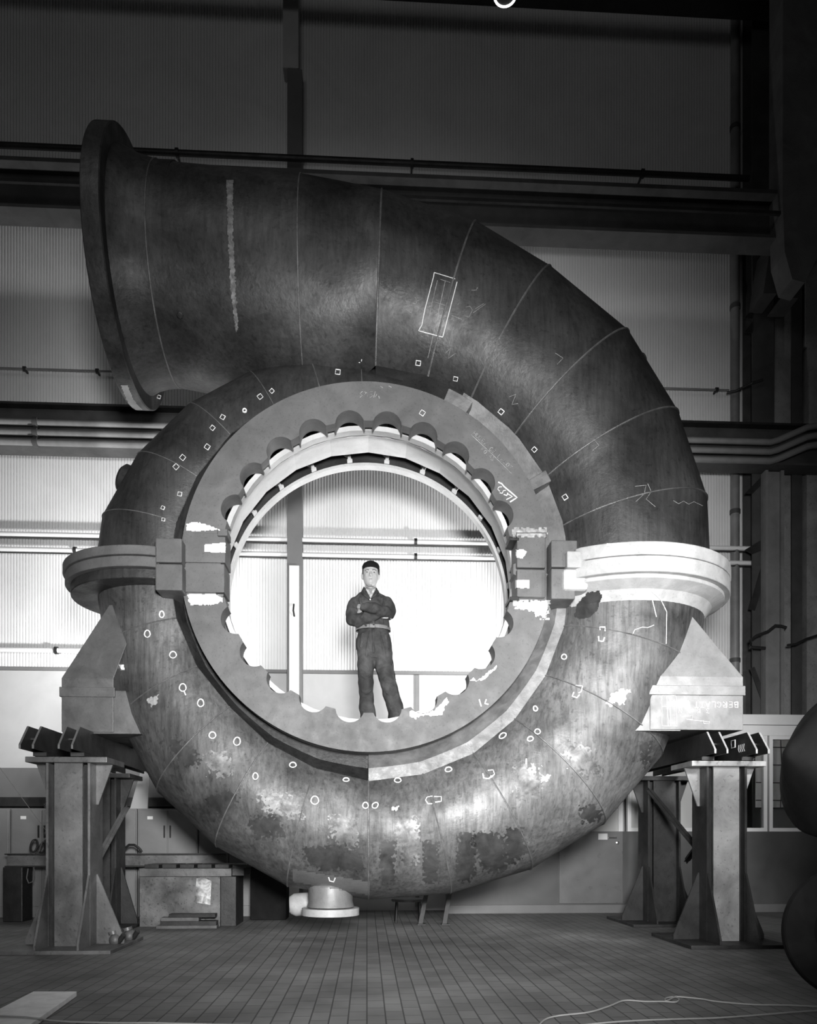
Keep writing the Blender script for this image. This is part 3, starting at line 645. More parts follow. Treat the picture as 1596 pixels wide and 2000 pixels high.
# measuring frame on the upper shell
mark([[(848, 532.6), (889, 545)], [(848, 533), (847, 540), (835, 586), (830, 604), (824, 635), (817.6, 646), (865, 658.5)], [(892.8, 551), (865, 658)]], .0042)
mark([[(844.5, 589), (874, 598)], [(836.4, 635), (857.7, 643.5)], [(860, 546), (879.6, 552)], [(854.5, 548), (836.4, 624)], [(870, 548), (848, 646.6), (836, 699)]], .003, M_faint)
mark([[(792, 600), (800, 596), (806, 598), (803, 611), (792, 604)], [(810, 580), (815, 588), (812, 594), (807, 592)], [(882, 616), (902, 624)], [(928, 604), (945, 593)], [(924, 611.5), (948.5, 594)], [(910, 600), (918, 598), (923, 606), (916, 620), (908, 617)], [(921, 567), (930, 567), (933, 562)], [(894, 596), (897, 592)]], .003, M_faint)
# writing on the right foot (chalked upside down)
text('BERGLATT', 1441, 1371, 11, pi, 1.0, .004, M_chalk); text('3 K 2 N', 1385, 1384, 9, pi, 1.0, .003, M_chalk)
mark([[(1292, 1359), (1320, 1358), (1322, 1419), (1293, 1418), (1292, 1359)], [(1302, 1359), (1305, 1418)], [(1308, 1359), (1310, 1418)], [(1292, 1380), (1321, 1380)], [(1331, 1401), (1352, 1398), (1352, 1405), (1340, 1405), (1386, 1410), (1386, 1414), (1374, 1413), (1374, 1407)]], .003)
mark([[(1270, 1153), (1276, 1180), (1282, 1205)], [(1271, 1153), (1290, 1170), (1302, 1195), (1301, 1258)], [(1277, 1221), (1265, 1226), (1255, 1225), (1240, 1230), (1235, 1240)]], .004)
mark([[(1240, 950), (1262, 948), (1258, 965), (1242, 980)], [(1265, 945), (1272, 960), (1262, 975), (1280, 990)], [(1315, 978), (1325, 984), (1335, 979), (1345, 985), (1355, 980), (1372, 988)]], .0035, M_faint)
mark([[(1148, 870), (1160, 858), (1170, 870), (1158, 880)], [(1085, 690), (1100, 700), (1088, 712)], [(870, 690), (880, 680), (876, 700), (890, 690)], [(995, 775), (1008, 770), (1000, 790), (1012, 788)]], .003, M_faint)
def patch(poly, m=M_chalk, step=2.0, jag=2.5, name='paint_patch', seed=0):
    """irregular daub of paint lying on the steel, edges roughened"""
    def inside(x, y):
        c = False; n = len(poly)
        for i in range(n):
            (x1_, y1_), (x2_, y2_) = poly[i], poly[(i + 1) % n]
            if (y1_ > y) != (y2_ > y) and x < (x2_ - x1_) * (y - y1_) / (y2_ - y1_) + x1_: c = not c
        return c
    xs = [p_[0] for p_ in poly]; ys = [p_[1] for p_ in poly]; b_ = MB(); idx = {}; par = None
    nx = int((max(xs) - min(xs)) / step) + 1; ny = int((max(ys) - min(ys)) / step) + 1
    def vert(i, j):
        nonlocal par
        if (i, j) not in idx:
            h = hit(min(xs) + i * step, min(ys) + j * step)
            if not h: idx[(i, j)] = None
            else:
                par = par or topart(h[2]); b_.v.append(h[0]); idx[(i, j)] = len(b_.v) - 1
        return idx[(i, j)]
    for i in range(nx):
        for j in range(ny):
            x = min(xs) + (i + .5) * step; y = min(ys) + (j + .5) * step
            nv = noise.noise_vector(Vector((x * .18, y * .18, seed)))
            if inside(x + nv.x * jag * 2, y + nv.y * jag * 2):
                q = [vert(i, j), vert(i + 1, j), vert(i + 1, j + 1), vert(i, j + 1)]
                if None not in q and max((b_.v[q[0]] - b_.v[q[k]]).length for k in (1, 2, 3)) < .08: b_.f.append(tuple(q))
    if b_.f and par: return b_.build(name, m, par, smooth=30, fix=False)
patch([(364, 1022), (385, 1020), (420, 1030), (430, 1035), (395, 1037), (365, 1037)], step=1.5, jag=1)
patch([(398, 1064), (440, 1060), (440, 1080), (400, 1078)], step=1.5, jag=.8)
patch([(366, 1160), (436, 1160), (434, 1176), (412, 1180), (372, 1183)], step=1.5, jag=1.5)
patch([(1008, 1073), (1024, 1073), (1028, 1080), (1022, 1090), (1009, 1090)], step=1.5, jag=1.2)
patch([(1007, 1133), (1034, 1133), (1034, 1149), (1007, 1149)], step=1.5, jag=.6)
patch([(1002, 1172), (1075, 1172), (1073, 1210), (1050, 1205), (1040, 1195), (1020, 1192), (1004, 1185)], step=1.5, jag=4)
patch([(1000, 1030), (1070, 1030), (1070, 1048), (1000, 1048)], M_faint, 2, 4)
patch([(1183, 1372), (1200, 1352), (1215, 1345), (1232, 1348), (1222, 1362), (1218, 1378), (1205, 1372), (1190, 1380)], step=1.5, jag=2.5)
patch([(1055, 1518), (1075, 1512), (1070, 1525), (1057, 1528)], step=1.5, jag=2); patch([(765, 1574), (780, 1576), (775, 1584), (766, 1582)], step=1.5, jag=2)
patch([(232, 1300), (243, 1298), (242, 1308), (236, 1312)], step=1.5, jag=2); patch([(287, 1365), (310, 1356), (308, 1370), (296, 1380)], M_faint, 1.5, 3)
patch([(918, 1330), (925, 1322), (930, 1332), (960, 1308), (972, 1298), (968, 1308), (940, 1330)], step=1.5, jag=1.5)
patch([(800, 1388), (815, 1392), (850, 1388), (872, 1362), (876, 1372), (862, 1396), (848, 1400), (830, 1396), (812, 1404), (800, 1398)], step=1.2, jag=2)
patch([(442, 352), (456, 352), (455, 450), (459, 540), (465, 640), (461, 650), (450, 560), (445, 450)], M_smear, 1.2, 1.5)
patch([(236, 752), (249, 752), (262, 782), (285, 806), (302, 813), (280, 815), (252, 792)], M_flg, 2, .5)
for poly, sd in (([(1122, 1203), (1128, 1180), (1148, 1157), (1170, 1153), (1176, 1165), (1168, 1190), (1152, 1206), (1132, 1209)], 1), ([(920, 1640), (935, 1622), (985, 1630), (990, 1700), (950, 1705)], 2), ([(740, 1640), (775, 1640), (770, 1720), (745, 1722)], 3), ([(825, 1640), (858, 1645), (852, 1725), (826, 1725)], 4),
                 ([(895, 1625), (925, 1625), (930, 1710), (905, 1725), (890, 1700)], 5), ([(985, 1620), (1020, 1615), (1030, 1670), (995, 1690)], 6), ([(1130, 1580), (1160, 1570), (1178, 1590), (1150, 1610), (1130, 1600)], 7), ([(590, 1655), (640, 1650), (700, 1670), (715, 1700), (640, 1700), (600, 1690)], 8),
                 ([(330, 1440), (370, 1455), (395, 1490), (370, 1500), (335, 1470)], 9), ([(400, 1560), (450, 1540), (470, 1570), (430, 1600)], 10), ([(480, 1600), (540, 1590), (560, 1630), (500, 1640)], 11), ([(1250, 1455), (1275, 1440), (1270, 1480), (1255, 1500)], 12)):
    patch(poly, M_oil, 1.5, 8 if sd > 1 else 1, 'oil_stain', sd)
for poly, sd in (([(395, 1465), (440, 1470), (460, 1520), (420, 1515)], 21), ([(500, 1540), (560, 1560), (600, 1600), (520, 1585)], 22), ([(640, 1590), (700, 1600), (700, 1660), (650, 1640)], 23), ([(1090, 1440), (1150, 1460), (1180, 1520), (1120, 1500)], 24), ([(1000, 1490), (1050, 1500), (1060, 1560), (1010, 1550)], 25), ([(770, 1590), (820, 1600), (815, 1690), (785, 1690)], 26)):
    patch(poly, M_rub, 1.5, 11, 'rubbed_patch', sd)
# pad plate by the drain nozzle
pp = [(573, 1697), (722, 1722), (722, 1748), (572, 1722)]
patch(pp, M_ring, 3, 0, 'pad_plate')

# ================================================================== THE STANDS
def make_stand(name, cx, ycn, label, m, mtop, ztop=1.745, hw=.47):
    o = thing(name, (cx, ycn, 0), label, 'stand', 'steel stands under the casing')
    MB().box(cx - hw, cx + hw, ycn - .47, ycn + .55, 0, .035).build('base_plate', m, o, smooth=0, bevel=.004)
    MB().box(cx - .36, cx + .36, ycn - .22, ycn + .3, ztop - .05, ztop).build('top_plate', mtop, o, smooth=0, bevel=.004)
    q = MB(); q.box(cx - .125, cx + .125, ycn - .16, ycn - .14, .035, ztop - .05); q.box(cx - .125, cx + .125, ycn + .14, ycn + .16, .035, ztop - .05)
    q.build('web_plate', mtop, o, smooth=0)
    for s_ in (-1, 1):
        q = MB(); q.box(cx + s_ * .185 - .011, cx + s_ * .185 + .011, ycn - .17, ycn + .17, .035, ztop - .05); q.build('flange_plate', m, o, smooth=0)
        MB().box(cx + s_ * .145 - .03, cx + s_ * .145 + .03, ycn - .09, ycn + .09, .035, ztop - .06).build('shadow_gap', M_black, o, smooth=0)  # black filler standing for the shadow in the gap beside the web
        x1 = cx + s_ * .196; x2 = cx + s_ * .345; x3 = cx + s_ * (hw - .02)
        MB().prism([(x1, ztop - .05), (x2, ztop - .05), (x1 + s_ * .02, ztop - .42), (x1, ztop - .42)], ycn - .01, ycn + .012).build('top_gusset', mtop, o, smooth=0)
        MB().prism([(x1, .035), (x3, .035), (x3, .08), (x1 + s_ * .01, .68), (x1, .68)], ycn + .0, ycn + .02).build('bottom_gusset', m, o, smooth=0)
        xx = cx + s_ * .185
        MB().prism([(ycn - .17, .035), (ycn - .45, .035), (ycn - .45, .08), (ycn - .18, .68), (ycn - .17, .68)], xx - .009, xx + .009, 'YZ').build('bottom_gusset', m, o, smooth=0)
    return o
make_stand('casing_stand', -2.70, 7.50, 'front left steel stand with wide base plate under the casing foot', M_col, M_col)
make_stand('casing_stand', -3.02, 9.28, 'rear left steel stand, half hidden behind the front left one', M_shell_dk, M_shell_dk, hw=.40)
make_stand('casing_stand', 3.42, 7.55, 'front right steel stand with a brightly lit upper face', M_shell_dk, M_col_lit)
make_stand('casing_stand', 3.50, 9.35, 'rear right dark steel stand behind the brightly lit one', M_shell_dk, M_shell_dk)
def beam(X, y0, y1, label, m, edge, z0=1.785, z1=2.0):
    o = thing('support_beam', (X, (y0 + y1) / 2, z0), label, 'beam', 'beams lying across the stands')
    for s_ in (-1, 1):
        x = X + s_ * .056
        MB().prism([(y0, z0), (y0 + .0, z0 + .035), (y0 + .17, z1), (y1, z1), (y1, z0)], x - .008, x + .008, 'YZ').build('side_plate', m, o, smooth=0)
        q = MB(); q.bar((x, y0 - .002, z0 + .0), (x, y0 - .002, z0 + .035), .017, .004, (0, 1, 0)); q.bar((x, y0 - .002, z0 + .035), (x, y0 + .168, z1), .017, .004, (0, 1, 0)); q.build('cut_edge', edge, o, smooth=0, label='bright sawn edge of the side plate')
    MB().box(X - .048, X + .048, y0 + .2, y1, z0 + .10, z0 + .115).build('web', M_black, o, smooth=0)
    MB().box(X - .06, X + .06, y0 + .28, y0 + .62, z0 - .035, z0).build('packing_plate', m, o, smooth=0)
    return o
beam(-2.93, 7.0, 9.6, 'outer beam lying across the two left stands', M_black, M_ring)
beam(-2.60, 7.0, 9.6, 'inner beam lying across the two left stands, next to the casing', M_shell_dk, M_ring)
beam(3.215, 7.05, 9.65, 'inner beam lying across the two right stands, next to the casing', M_black, M_edge)
o4 = beam(3.60, 7.05, 9.65, 'outer beam across the two right stands, marked with chalk', M_black, M_edge)
q = MB()
for (x, z) in ((3.50, 1.9),): q.tube([(x + .0, 7.38, z - .02), (x, 7.46, z - .02), (x, 7.46, z + .05), (x, 7.38, z + .05), (x, 7.38, z - .02)], .004, 5)
for k in range(4): q.tube([(3.534, 7.26 + .035 * k, 1.83), (3.534, 7.28 + .035 * k, 1.86), (3.534, 7.27 + .035 * k, 1.90)], .003, 5)
q.build('chalk_mark', M_chalk, o4)
# braces between stands
def brace(a, b_, w_, label, m=M_col):
    o = thing('angle_brace', a, label, 'brace')
    a, b_ = Vector(a), Vector(b_)
    MB().bar(a, b_, w_, .008, (0, -1, 0)).build('leg', m, o, smooth=0); 
    MB().bar(a + Vector((0, .03, 0)), b_ + Vector((0, .03, 0)), .008, w_, (0, -1, 0)).build('leg', m, o, smooth=0)
    return o
brace(at(247, 1577, 8.9), at(172, 1714, 7.72), .07, 'slanting steel angle brace between the two left stands')
brace(at(1268, 1543, 8.95), at(1391, 1692, 7.7), .07, 'long slanting steel brace between the two right stands', M_shell_dk)
brace(at(1386, 1622, 8.3), at(1342, 1682, 9.0), .07, 'short dark brace crossing behind the lit stand', M_black)
brace(at(88, 1572, 8.6), at(108, 1592, 8.0), .05, 'stub of a brace left of the front left stand', M_shell_dk)
# jack fittings beside the left stand
for (px, py, lab) in ((226, 1846, 'left shiny valve fitting on the floor beside the left stand'), (254, 1838, 'right shiny valve fitting on the floor by the left stand')):
    Y = 1550 / (py - 1640); X = AX(px, Y)
    o = thing('valve_fitting', (X, Y, 0), lab, 'fitting', 'valve fittings by the stand')
    MB().ball((X, Y, .065), .06, .07, .065).build('body', M_col, o, smooth=80); MB().rod((X + .02, Y - .02, .03), (X + .09, Y - .05, .12), .024).build('nozzle', M_black, o); MB().lathe([(.045, 0), (.045, .03)], (X - .02, Y, .12), (-.3, 0, 1), 16).build('cap', M_col, o)

# ================================================================== THINGS BEHIND, LEFT
# steel box block
y0 = 9.23; xa, xb = -2.60, AX(430, y0); zt = AZ(430, 1712, y0)
o = thing('steel_block', ((xa + xb) / 2, 9.6, 0), 'large hollow steel clamping block on the floor behind the left stands', 'block')
MB().box(xa, xb, y0, 9.8, 0, zt).build('body', mat('rusty_block', .13, .55, .2, .7, 3, .2, 30, .5), o, smooth=0, bevel=.006)
MB().box(xb, AX(461, y0 + .02), y0 + .02, 9.8, 0, zt - .0).build('end_block', M_shell_dk, o, smooth=0, bevel=.006)
MB().box(xa, AX(452, y0 - .02), y0 - .02, 9.8, zt, zt + .095).build('top_slab', M_col, o, smooth=0, bevel=.006)
MB().box(AX(452, y0), AX(478, y0 + .1), y0 + .05, 9.83, zt + .005, zt + .13).build('top_slab', M_shell_dk, o, smooth=0, bevel=.006)
for k in range(6):
    X = xa + .05 + k * .2
    MB().box(X, X + .16, y0 + .02, 9.75, zt + .096, zt + .14).build('slotted_rail', M_black, o, smooth=0, bevel=.004)
MB().prism([(AX(381, y0), .28), (AX(384, y0), zt - .02), (AX(400, y0), zt - .02), (AX(413, y0), zt - .05), (AX(411, y0), .25)], y0 - .003, y0 - .0005).build('whitewash_stain', M_wash, o, smooth=0, label='streaky white stain')
yq = 9.08
for i, (a, b_, z0_, z1_, m, lab) in enumerate(((307, 425, 0, .035, M_col, 'lowest and longest flat bar in front of the steel block'), (316, 424, .035, .085, M_shell_dk, 'middle dark flat bar in front of the steel block'), (316, 390, .085, .125, M_col, 'short flat bar on the stack before the steel block'), (332, 422, .125, .165, M_black, 'topmost flat bar of the stack before the steel block'))):
    tag(MB().box(AX(a, yq), AX(b_, yq), yq - .05, yq + .08, z0_, z1_).build('flat_bar', m, smooth=0, bevel=.003), lab, 'steel bar', 'flat bars stacked by the steel block')
# I-beam on trestle blocks
yi = 10.02; zi1, zi0 = AZ(60, 1667, yi), AZ(60, 1693, yi)
o = thing('steel_joist', (AX(230, yi), yi, zi0), 'horizontal steel I-beam lying on blocks in front of the lockers', 'beam')
xa, xb = AX(15, yi), AX(444, yi)
MB().box(xa, xb, yi - .09, yi + .09, zi1 - .015, zi1).build('top_flange', M_shell_dk, o, smooth=0); MB().box(xa, xb, yi - .09, yi + .09, zi0, zi0 + .015).build('bottom_flange', M_shell_dk, o, smooth=0); MB().box(xa, xb, yi - .01, yi + .01, zi0 + .015, zi1 - .015).build('web', M_col, o, smooth=0)
MB().tube([at(x, y, yi - .1) for x, y in ((55, 1696), (52, 1715), (56, 1725), (64, 1722), (67, 1705), (66, 1694))], .008, 6).build('wire_hoop', M_ring, o)
for a, b_, lab in ((16, 54, 'dark block carrying the left end of the steel joist'), (420, 444, 'dark block carrying the right end of the steel joist')):
    tag(MB().box(AX(a, yi), AX(b_, yi), yi - .15, yi + .15, 0, zi0).build('trestle_block', M_black, smooth=0, bevel=.01), lab, 'block')
# winch on the joist
o = thing('hand_winch', at(90, 1667, yi), 'small black winch with hoses standing on the steel joist', 'winch')
c = at(98, 1652, yi)
MB().box(c.x - .05, c.x + .06, yi - .06, yi + .06, zi1, zi1 + .17).build('body', M_black, o, bevel=.008)
for (px, py, r_) in ((68, 1652, .075), (84, 1656, .06)):
    c2 = at(px, py, yi); MB().tube([(c2.x + r_ * .55 * cos(t), yi - .02 + .03 * sin(t), c2.z + r_ * sin(t)) for t in [2 * pi * k / 20 for k in range(20)]], .014, 7, closed=True).build('hose_loop', M_black, o)
MB().tube([at(76, 1664, yi - .05), at(82, 1645, yi - .05), at(95, 1636, yi - .05), at(103, 1632, yi - .05)], .01, 6).build('lever', M_ring, o)
MB().rod(at(88, 1628, yi), at(105, 1628, yi), .02).build('crank', M_col, o)
p1 = at(94, 1628, yi); p0 = at(0, 1500, 8.5)
tag(MB().rod(p1, p0 + (p0 - p1) * .6, .0035, 5).build('pull_wire', M_cord), 'thin pale wire slanting up to the left from the winch', 'wire')
tag(MB().tube([at(x, y, yi) for x, y in ((245, 1656), (252, 1650), (262, 1650), (272, 1657), (277, 1664))], .016, 7).build('hose_end', M_black), 'curved black hose lying on the joist behind the brace', 'hose')
# lockers
yk = 10.45; zk = AZ(200, 1579, yk)
lab = ['leftmost grey steel locker, cut by the frame edge', 'grey steel locker left of the front left stand', 'grey steel locker hidden between the left stands', 'grey steel locker with a white label right of the left stands', 'grey steel locker next to the casing, its door under the curve of the shell']
for i, (a, b_) in enumerate(((-100, 19), (20, 143), (144, 267), (268, 386), (387, 506))):
    xa, xb = AX(a, yk), AX(b_, yk); xm = (xa + xb) / 2
    o = thing('locker', (xm, yk + .2, 0), lab[i], 'locker', 'lockers along the back wall')
    MB().box(xa + .003, xb - .003, yk + .02, yk + .4, 0, zk).build('cabinet', M_locker, o, smooth=0)
    for s_, (u, v) in enumerate(((xa + .02, xm - .008), (xm + .008, xb - .02))):
        d = MB().box(u, v, yk, yk + .019, .14, zk - .02).build('door', M_locker, o, smooth=0, bevel=.004)
        hx = v - .03 if s_ == 0 else u + .03
        MB().box(hx - .008, hx + .008, yk - .02, yk, zk - .38, zk - .22).build('handle', M_black, d, smooth=0)
    if i in (1, 3): MB().box(xa + .13, xa + .20, yk - .004, yk, zk - .14, zk - .10).build('label_plate', M_white, o, smooth=0)
# upright light board leaning behind the left stand
tag(MB().prism([(AX(240, 10.2), AZ(240, 1578, 10.2)), (AX(275, 10.2), AZ(275, 1578, 10.2)), (AX(277, 10.2), AZ(277, 1508, 10.2)), (AX(262, 10.2), AZ(262, 1500, 10.2))], 10.5, 10.53).build('paper_board', M_panel, smooth=0), 'pale board standing on the lockers beside the left stands', 'board')
# bench/trestle pieces under the casing
yb = 9.6
o = thing('work_stool', (AX(797, yb), yb, 0), 'low round-topped stool under the casing beside the drain flange', 'stool')
MB().lathe([(.20, 0), (.20, .03)], (AX(797, yb), yb, AZ(797, 1760, yb)), (0, 0, 1), 32).build('seat', M_col, o)
for dx, dy in ((-.15, -.1), (.15, -.1), (.15, .13), (-.15, .13)):
    MB().rod((AX(797, yb) + dx, yb + dy, 0), (AX(797, yb) + dx * .9, yb + dy * .9, AZ(797, 1760, yb)), .014).build('leg', M_black, o)
yb = 9.3
for px0_, px1_, lab in ((821, 835, 'left slanting prop standing on the floor under the casing'), (868, 880, 'right slanting prop standing on the floor under the casing')):
    o = thing('floor_prop', (AX(px0_, yb), yb, 0), lab, 'prop', 'slanting props under the casing')
    MB().bar((AX(px0_, yb), yb, .01), (AX(px1_, yb), yb, AZ(px1_, 1735, yb)), .05, .03, (0, 1, 0)).build('shaft', M_black, o, smooth=0)
    MB().box(AX(px0_ - 6, yb), AX(px0_ + 10, yb), yb - .05, yb + .05, 0, .015).build('foot_plate', M_black, o, smooth=0)
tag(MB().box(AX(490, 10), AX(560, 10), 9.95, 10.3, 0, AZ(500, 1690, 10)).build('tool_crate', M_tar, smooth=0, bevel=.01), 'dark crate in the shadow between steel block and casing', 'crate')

# ================================================================== FOREGROUND
def fl(px, py, z=0):
    Y = 1.0
    d_ = ray(px, py); t = (z - EYE) / d_.z; return CAMP + d_ * t
A = [fl(65, 1947), fl(150, 1947), fl(73, 2003), fl(-20, 1992)]
q = MB().prism([(p_.x, p_.y) for p_ in (A[0], A[1], A[1] + (A[2] - A[1]) * 2.2, A[0] + (A[3] - A[0]) * 2.2)], .003, .035, 'XY')
tag(q.build('wooden_board', M_wood, smooth=0, bevel=.003), 'pale planed board lying on the floor at bottom left', 'board')
def cord(pts, label, z=.008):
    P = [fl(x, y, z) for x, y in pts]
    Q = []
    for i in range(len(P) - 1):
        p0_, p1_, p2_, p3_ = P[max(i - 1, 0)], P[i], P[i + 1], P[min(i + 2, len(P) - 1)]
        for k in range(6):
            t = k / 6; Q.append(.5 * ((2 * p1_) + (p2_ - p0_) * t + (2 * p0_ - 5 * p1_ + 4 * p2_ - p3_) * t * t + (3 * p1_ - p0_ - 3 * p2_ + p3_) * t ** 3))
    Q.append(P[-1]); return tag(MB().tube(Q, .0052, 7).build('electric_cable', M_cord, smooth=60), label, 'cord')
cord([(1045, 2015), (1062, 1993), (1090, 1984), (1150, 1977), (1190, 1965), (1220, 1954), (1260, 1956), (1295, 1956), (1320, 1957), (1326, 1951), (1315, 1947), (1300, 1950), (1302, 1955), (1318, 1947), (1330, 1947), (1370, 1951), (1400, 1956), (1470, 1962), (1530, 1963), (1620, 1967)], 'pale cord with a knotted loop crossing the floor at lower right')
cord([(1100, 2006), (1200, 1996), (1300, 1991), (1400, 1988), (1500, 1981), (1560, 1976), (1640, 1972)], 'straight pale cord nearest the lower right edge')
P = [fl(x, y, z) for x, y, z in ((-60, 1984, .01), (0, 1985, .042), (25, 1986, .042), (50, 1987, .042), (78, 1990, .042), (95, 1993, .012), (140, 1996, .008), (220, 1998, .008), (300, 1998, .008), (420, 2001, .008), (620, 2003, .008))]
tag(MB().tube(P, .0055, 7).build('electric_cable', M_cord, smooth=60), 'pale cord running over the board at bottom left', 'cord')
# big dark pipe piece cut by the right edge
o = thing('pipe_elbow', (3.55, 5.6, 0), 'dark flanged pipe piece standing in the foreground, cut by the right edge', 'pipe')
def arc2(c0, r_, a0, a1, n): return [(c0[0] + r_ * cos(R_(a0 + (a1 - a0) * k / n)), c0[1] + r_ * sin(R_(a0 + (a1 - a0) * k / n))) for k in range(n + 1)]
cA = at(1640, 1510, 5.8)
axisv = Vector((-.88, -.1, -.42)).normalized()
tp = at(1532, 1472, 5.7)
MB().lathe([(0.001, 0), (.035, .006), (.06, .024), (.52, .33), (.55, .37), (.56, .45), (.56, .9)], tp, (.97, .1, -.17), 72).build('upper_socket', M_tar, o, smooth=30)
cB = at(1675, 1838, 4.7)
MB().lathe([(.25, -.06), (.41, -.06), (.42, -.05), (.42, .05), (.41, .06), (.25, .06)], (cB.x, cB.y, .43), (-.35, -1, .15), 72, True).build('lower_flange', M_tar, o, smooth=30)
MB().tube([tp + Vector((.85, .1, .1)), (tp.x + 1.0, 5.6, 1.0), (cB.x + .35, 5.2, .6), (cB.x + .03, 4.74, .43)], .30, 24).build('bend', M_tar, o, smooth=60)

# ================================================================== THE MAN
MX, MY, MZ = AX(725, 8.2), 8.2, 2.06
man = thing('person', (MX, MY, MZ), 'man in dark work jacket and trousers with crossed arms and black cap', 'person')
def lp(px, py, dy=0): return Vector((MX + (px - 725) / 189.0, MY + dy, MZ + (1441 - py) / 189.0))
def loft(b_, rings, n=24, pw=2.0):
    rows = []
    for (px, py, dy, rx, ry) in rings:
        c = lp(px, py, dy); row = []
        for k in range(n):
            t = 2 * pi * k / n; ct, st = cos(t), sin(t)
            e = 2 / pw; row.append(c + Vector((math.copysign(abs(ct) ** e, ct) * rx, math.copysign(abs(st) ** e, st) * ry, 0)))
        rows.append(row)
    return b_.rows(rows, True, True, True)
def remesh(o, vox, sm=4, tex=None, disp=0, tscale=.1):
    m_ = o.modifiers.new('r', 'REMESH'); m_.mode = 'VOXEL'; m_.voxel_size = vox; m_.use_smooth_shade = True
    s_ = o.modifiers.new('s', 'SMOOTH'); s_.iterations = sm; s_.factor = .5
    if disp:
        t_ = bpy.data.textures.new('folds', 'CLOUDS'); t_.noise_scale = tscale; t_.noise_depth = 1
        d_ = o.modifiers.new('d', 'DISPLACE'); d_.texture = t_; d_.strength = disp; d_.mid_level = .5
# body: head, neck, trunk core, arms, hands, legs in one skin
b_ = MB()
hx = 724.0
loft(b_, [(hx, 1101, .01, .03, .035), (hx, 1104, .01, .058, .07), (hx, 1110, .008, .074, .092), (hx, 1118, .005, .080, .100), (hx, 1126, .0, .080, .098), (hx, 1132, -.004, .077, .095), (hx, 1138, -.008, .071, .088), (hx, 1143, -.014, .060, .078), (hx, 1147, -.026, .044, .058), (hx, 1150.5, -.036, .026, .036)], 28)
b_.tube([lp(724, 1142, .02), lp(724, 1158, .025), lp(724, 1170, .03)], [.056, .058, .075], 16)
b_.tube([lp(hx, 1121.5, -.088), lp(hx, 1127, -.100), lp(hx, 1131, -.112), lp(hx, 1133.5, -.103)], [.008, .011, .0145, .010], 8)    # nose
b_.ball(lp(hx + 2.2, 1132.8, -.096), .009, .010, .008); b_.ball(lp(hx - 2.2, 1132.8, -.096), .009, .010, .008)
b_.ball(lp(hx, 1138.2, -.091), .024, .012, .006); b_.ball(lp(hx, 1140, -.088), .020, .012, .007)                    # lips
b_.ball(lp(hx, 1146.5, -.074), .022, .02, .018)                                                              # chin
b_.ball(lp(hx, 1121, -.082), .062, .02, .010)                                                                # brow
b_.ball(lp(hx - 7.5, 1130, -.062), .022, .025, .022); b_.ball(lp(hx + 7.5, 1130, -.062), .022, .025, .022)       # cheeks
for s_ in (-1, 1):
    b_.ball(lp(hx + s_ * 16.4, 1126, .012), .012, .022, .034); b_.ball(lp(hx + s_ * 16.0, 1131, .008), .009, .014, .014)
loft(b_, [(724, 1166, .03, .10, .07), (724, 1178, .02, .15, .095), (725, 1205, .02, .13, .09), (727, 1235, .02, .12, .09), (729, 1262, .02, .14, .10), (731, 1276, .02, .10, .08)], 24)
b_.tube([lp(724, 1285, .02), lp(716, 1300, .02), lp(714, 1350, .02), lp(716, 1400, .03), lp(717, 1436, .03)], [.08, .06, .05, .04, .035], 14)
b_.tube([lp(738, 1280, .02), lp(750, 1300, .02), lp(763, 1350, .01), lp(774, 1400, .0), lp(778, 1434, 0)], [.07, .05, .045, .04, .035], 14)
# arms inside the sleeves
LS, LE, LW = lp(695, 1178, .02), lp(690, 1216, -.07), lp(733, 1211, -.15)       # picture-left arm
RS, RE, RW = lp(756, 1174, .02), lp(761, 1202, -.02), lp(718, 1201, -.215)       # picture-right arm
b_.tube([LS, LE], [.035, .035], 12); b_.tube([LE, LW], [.036, .03], 12); b_.tube([RS, RE], [.035, .035], 12); b_.tube([RE, RW], [.042, .03], 12)
# hands: picture-left forearm's hand tucks under; picture-right forearm's hand lies on the other upper arm
def hand(b_, w_, d_, n_, thumb_up=1, curl=.5):
    d_ = Vector(d_).normalized(); n_ = Vector(n_).normalized(); s_ = d_.cross(n_).normalized() * thumb_up
    palm = w_ + d_ * .045
    b_.tube([w_ - d_ * .01, w_ + d_ * .03, w_ + d_ * .075], [.028, .036, .034], 10, flat=.55)
    for i, L_ in enumerate((.070, .078, .072, .056)):
        base = w_ + d_ * .075 + s_ * (.030 - .020 * i)
        p1_ = base + d_ * L_ * .45 - n_ * .006; p2_ = p1_ + d_ * L_ * .32 - n_ * L_ * curl * .4; p3_ = p2_ + d_ * L_ * .18 - n_ * L_ * curl * .5
        b_.tube([base - d_ * .02, p1_, p2_, p3_], [.0098, .0092, .0085, .0075], 8)
    t0 = w_ + d_ * .02 + s_ * .024; b_.tube([t0, t0 + d_ * .03 + s_ * .02, t0 + d_ * .058 + s_ * .026, t0 + d_ * .078 + s_ * .024], [.013, .012, .0105, .009], 8)
hand(b_, lp(711, 1198, -.155), (-.62, .70, .22), (-.4, -.9, 0), -1, .5)
hand(b_, lp(738, 1210, -.13), (.9, .35, .12), (0, -.8, .6), 1, .4)
body = b_.build('body', M_skin, man, smooth=0); remesh(body, .0055, 3)
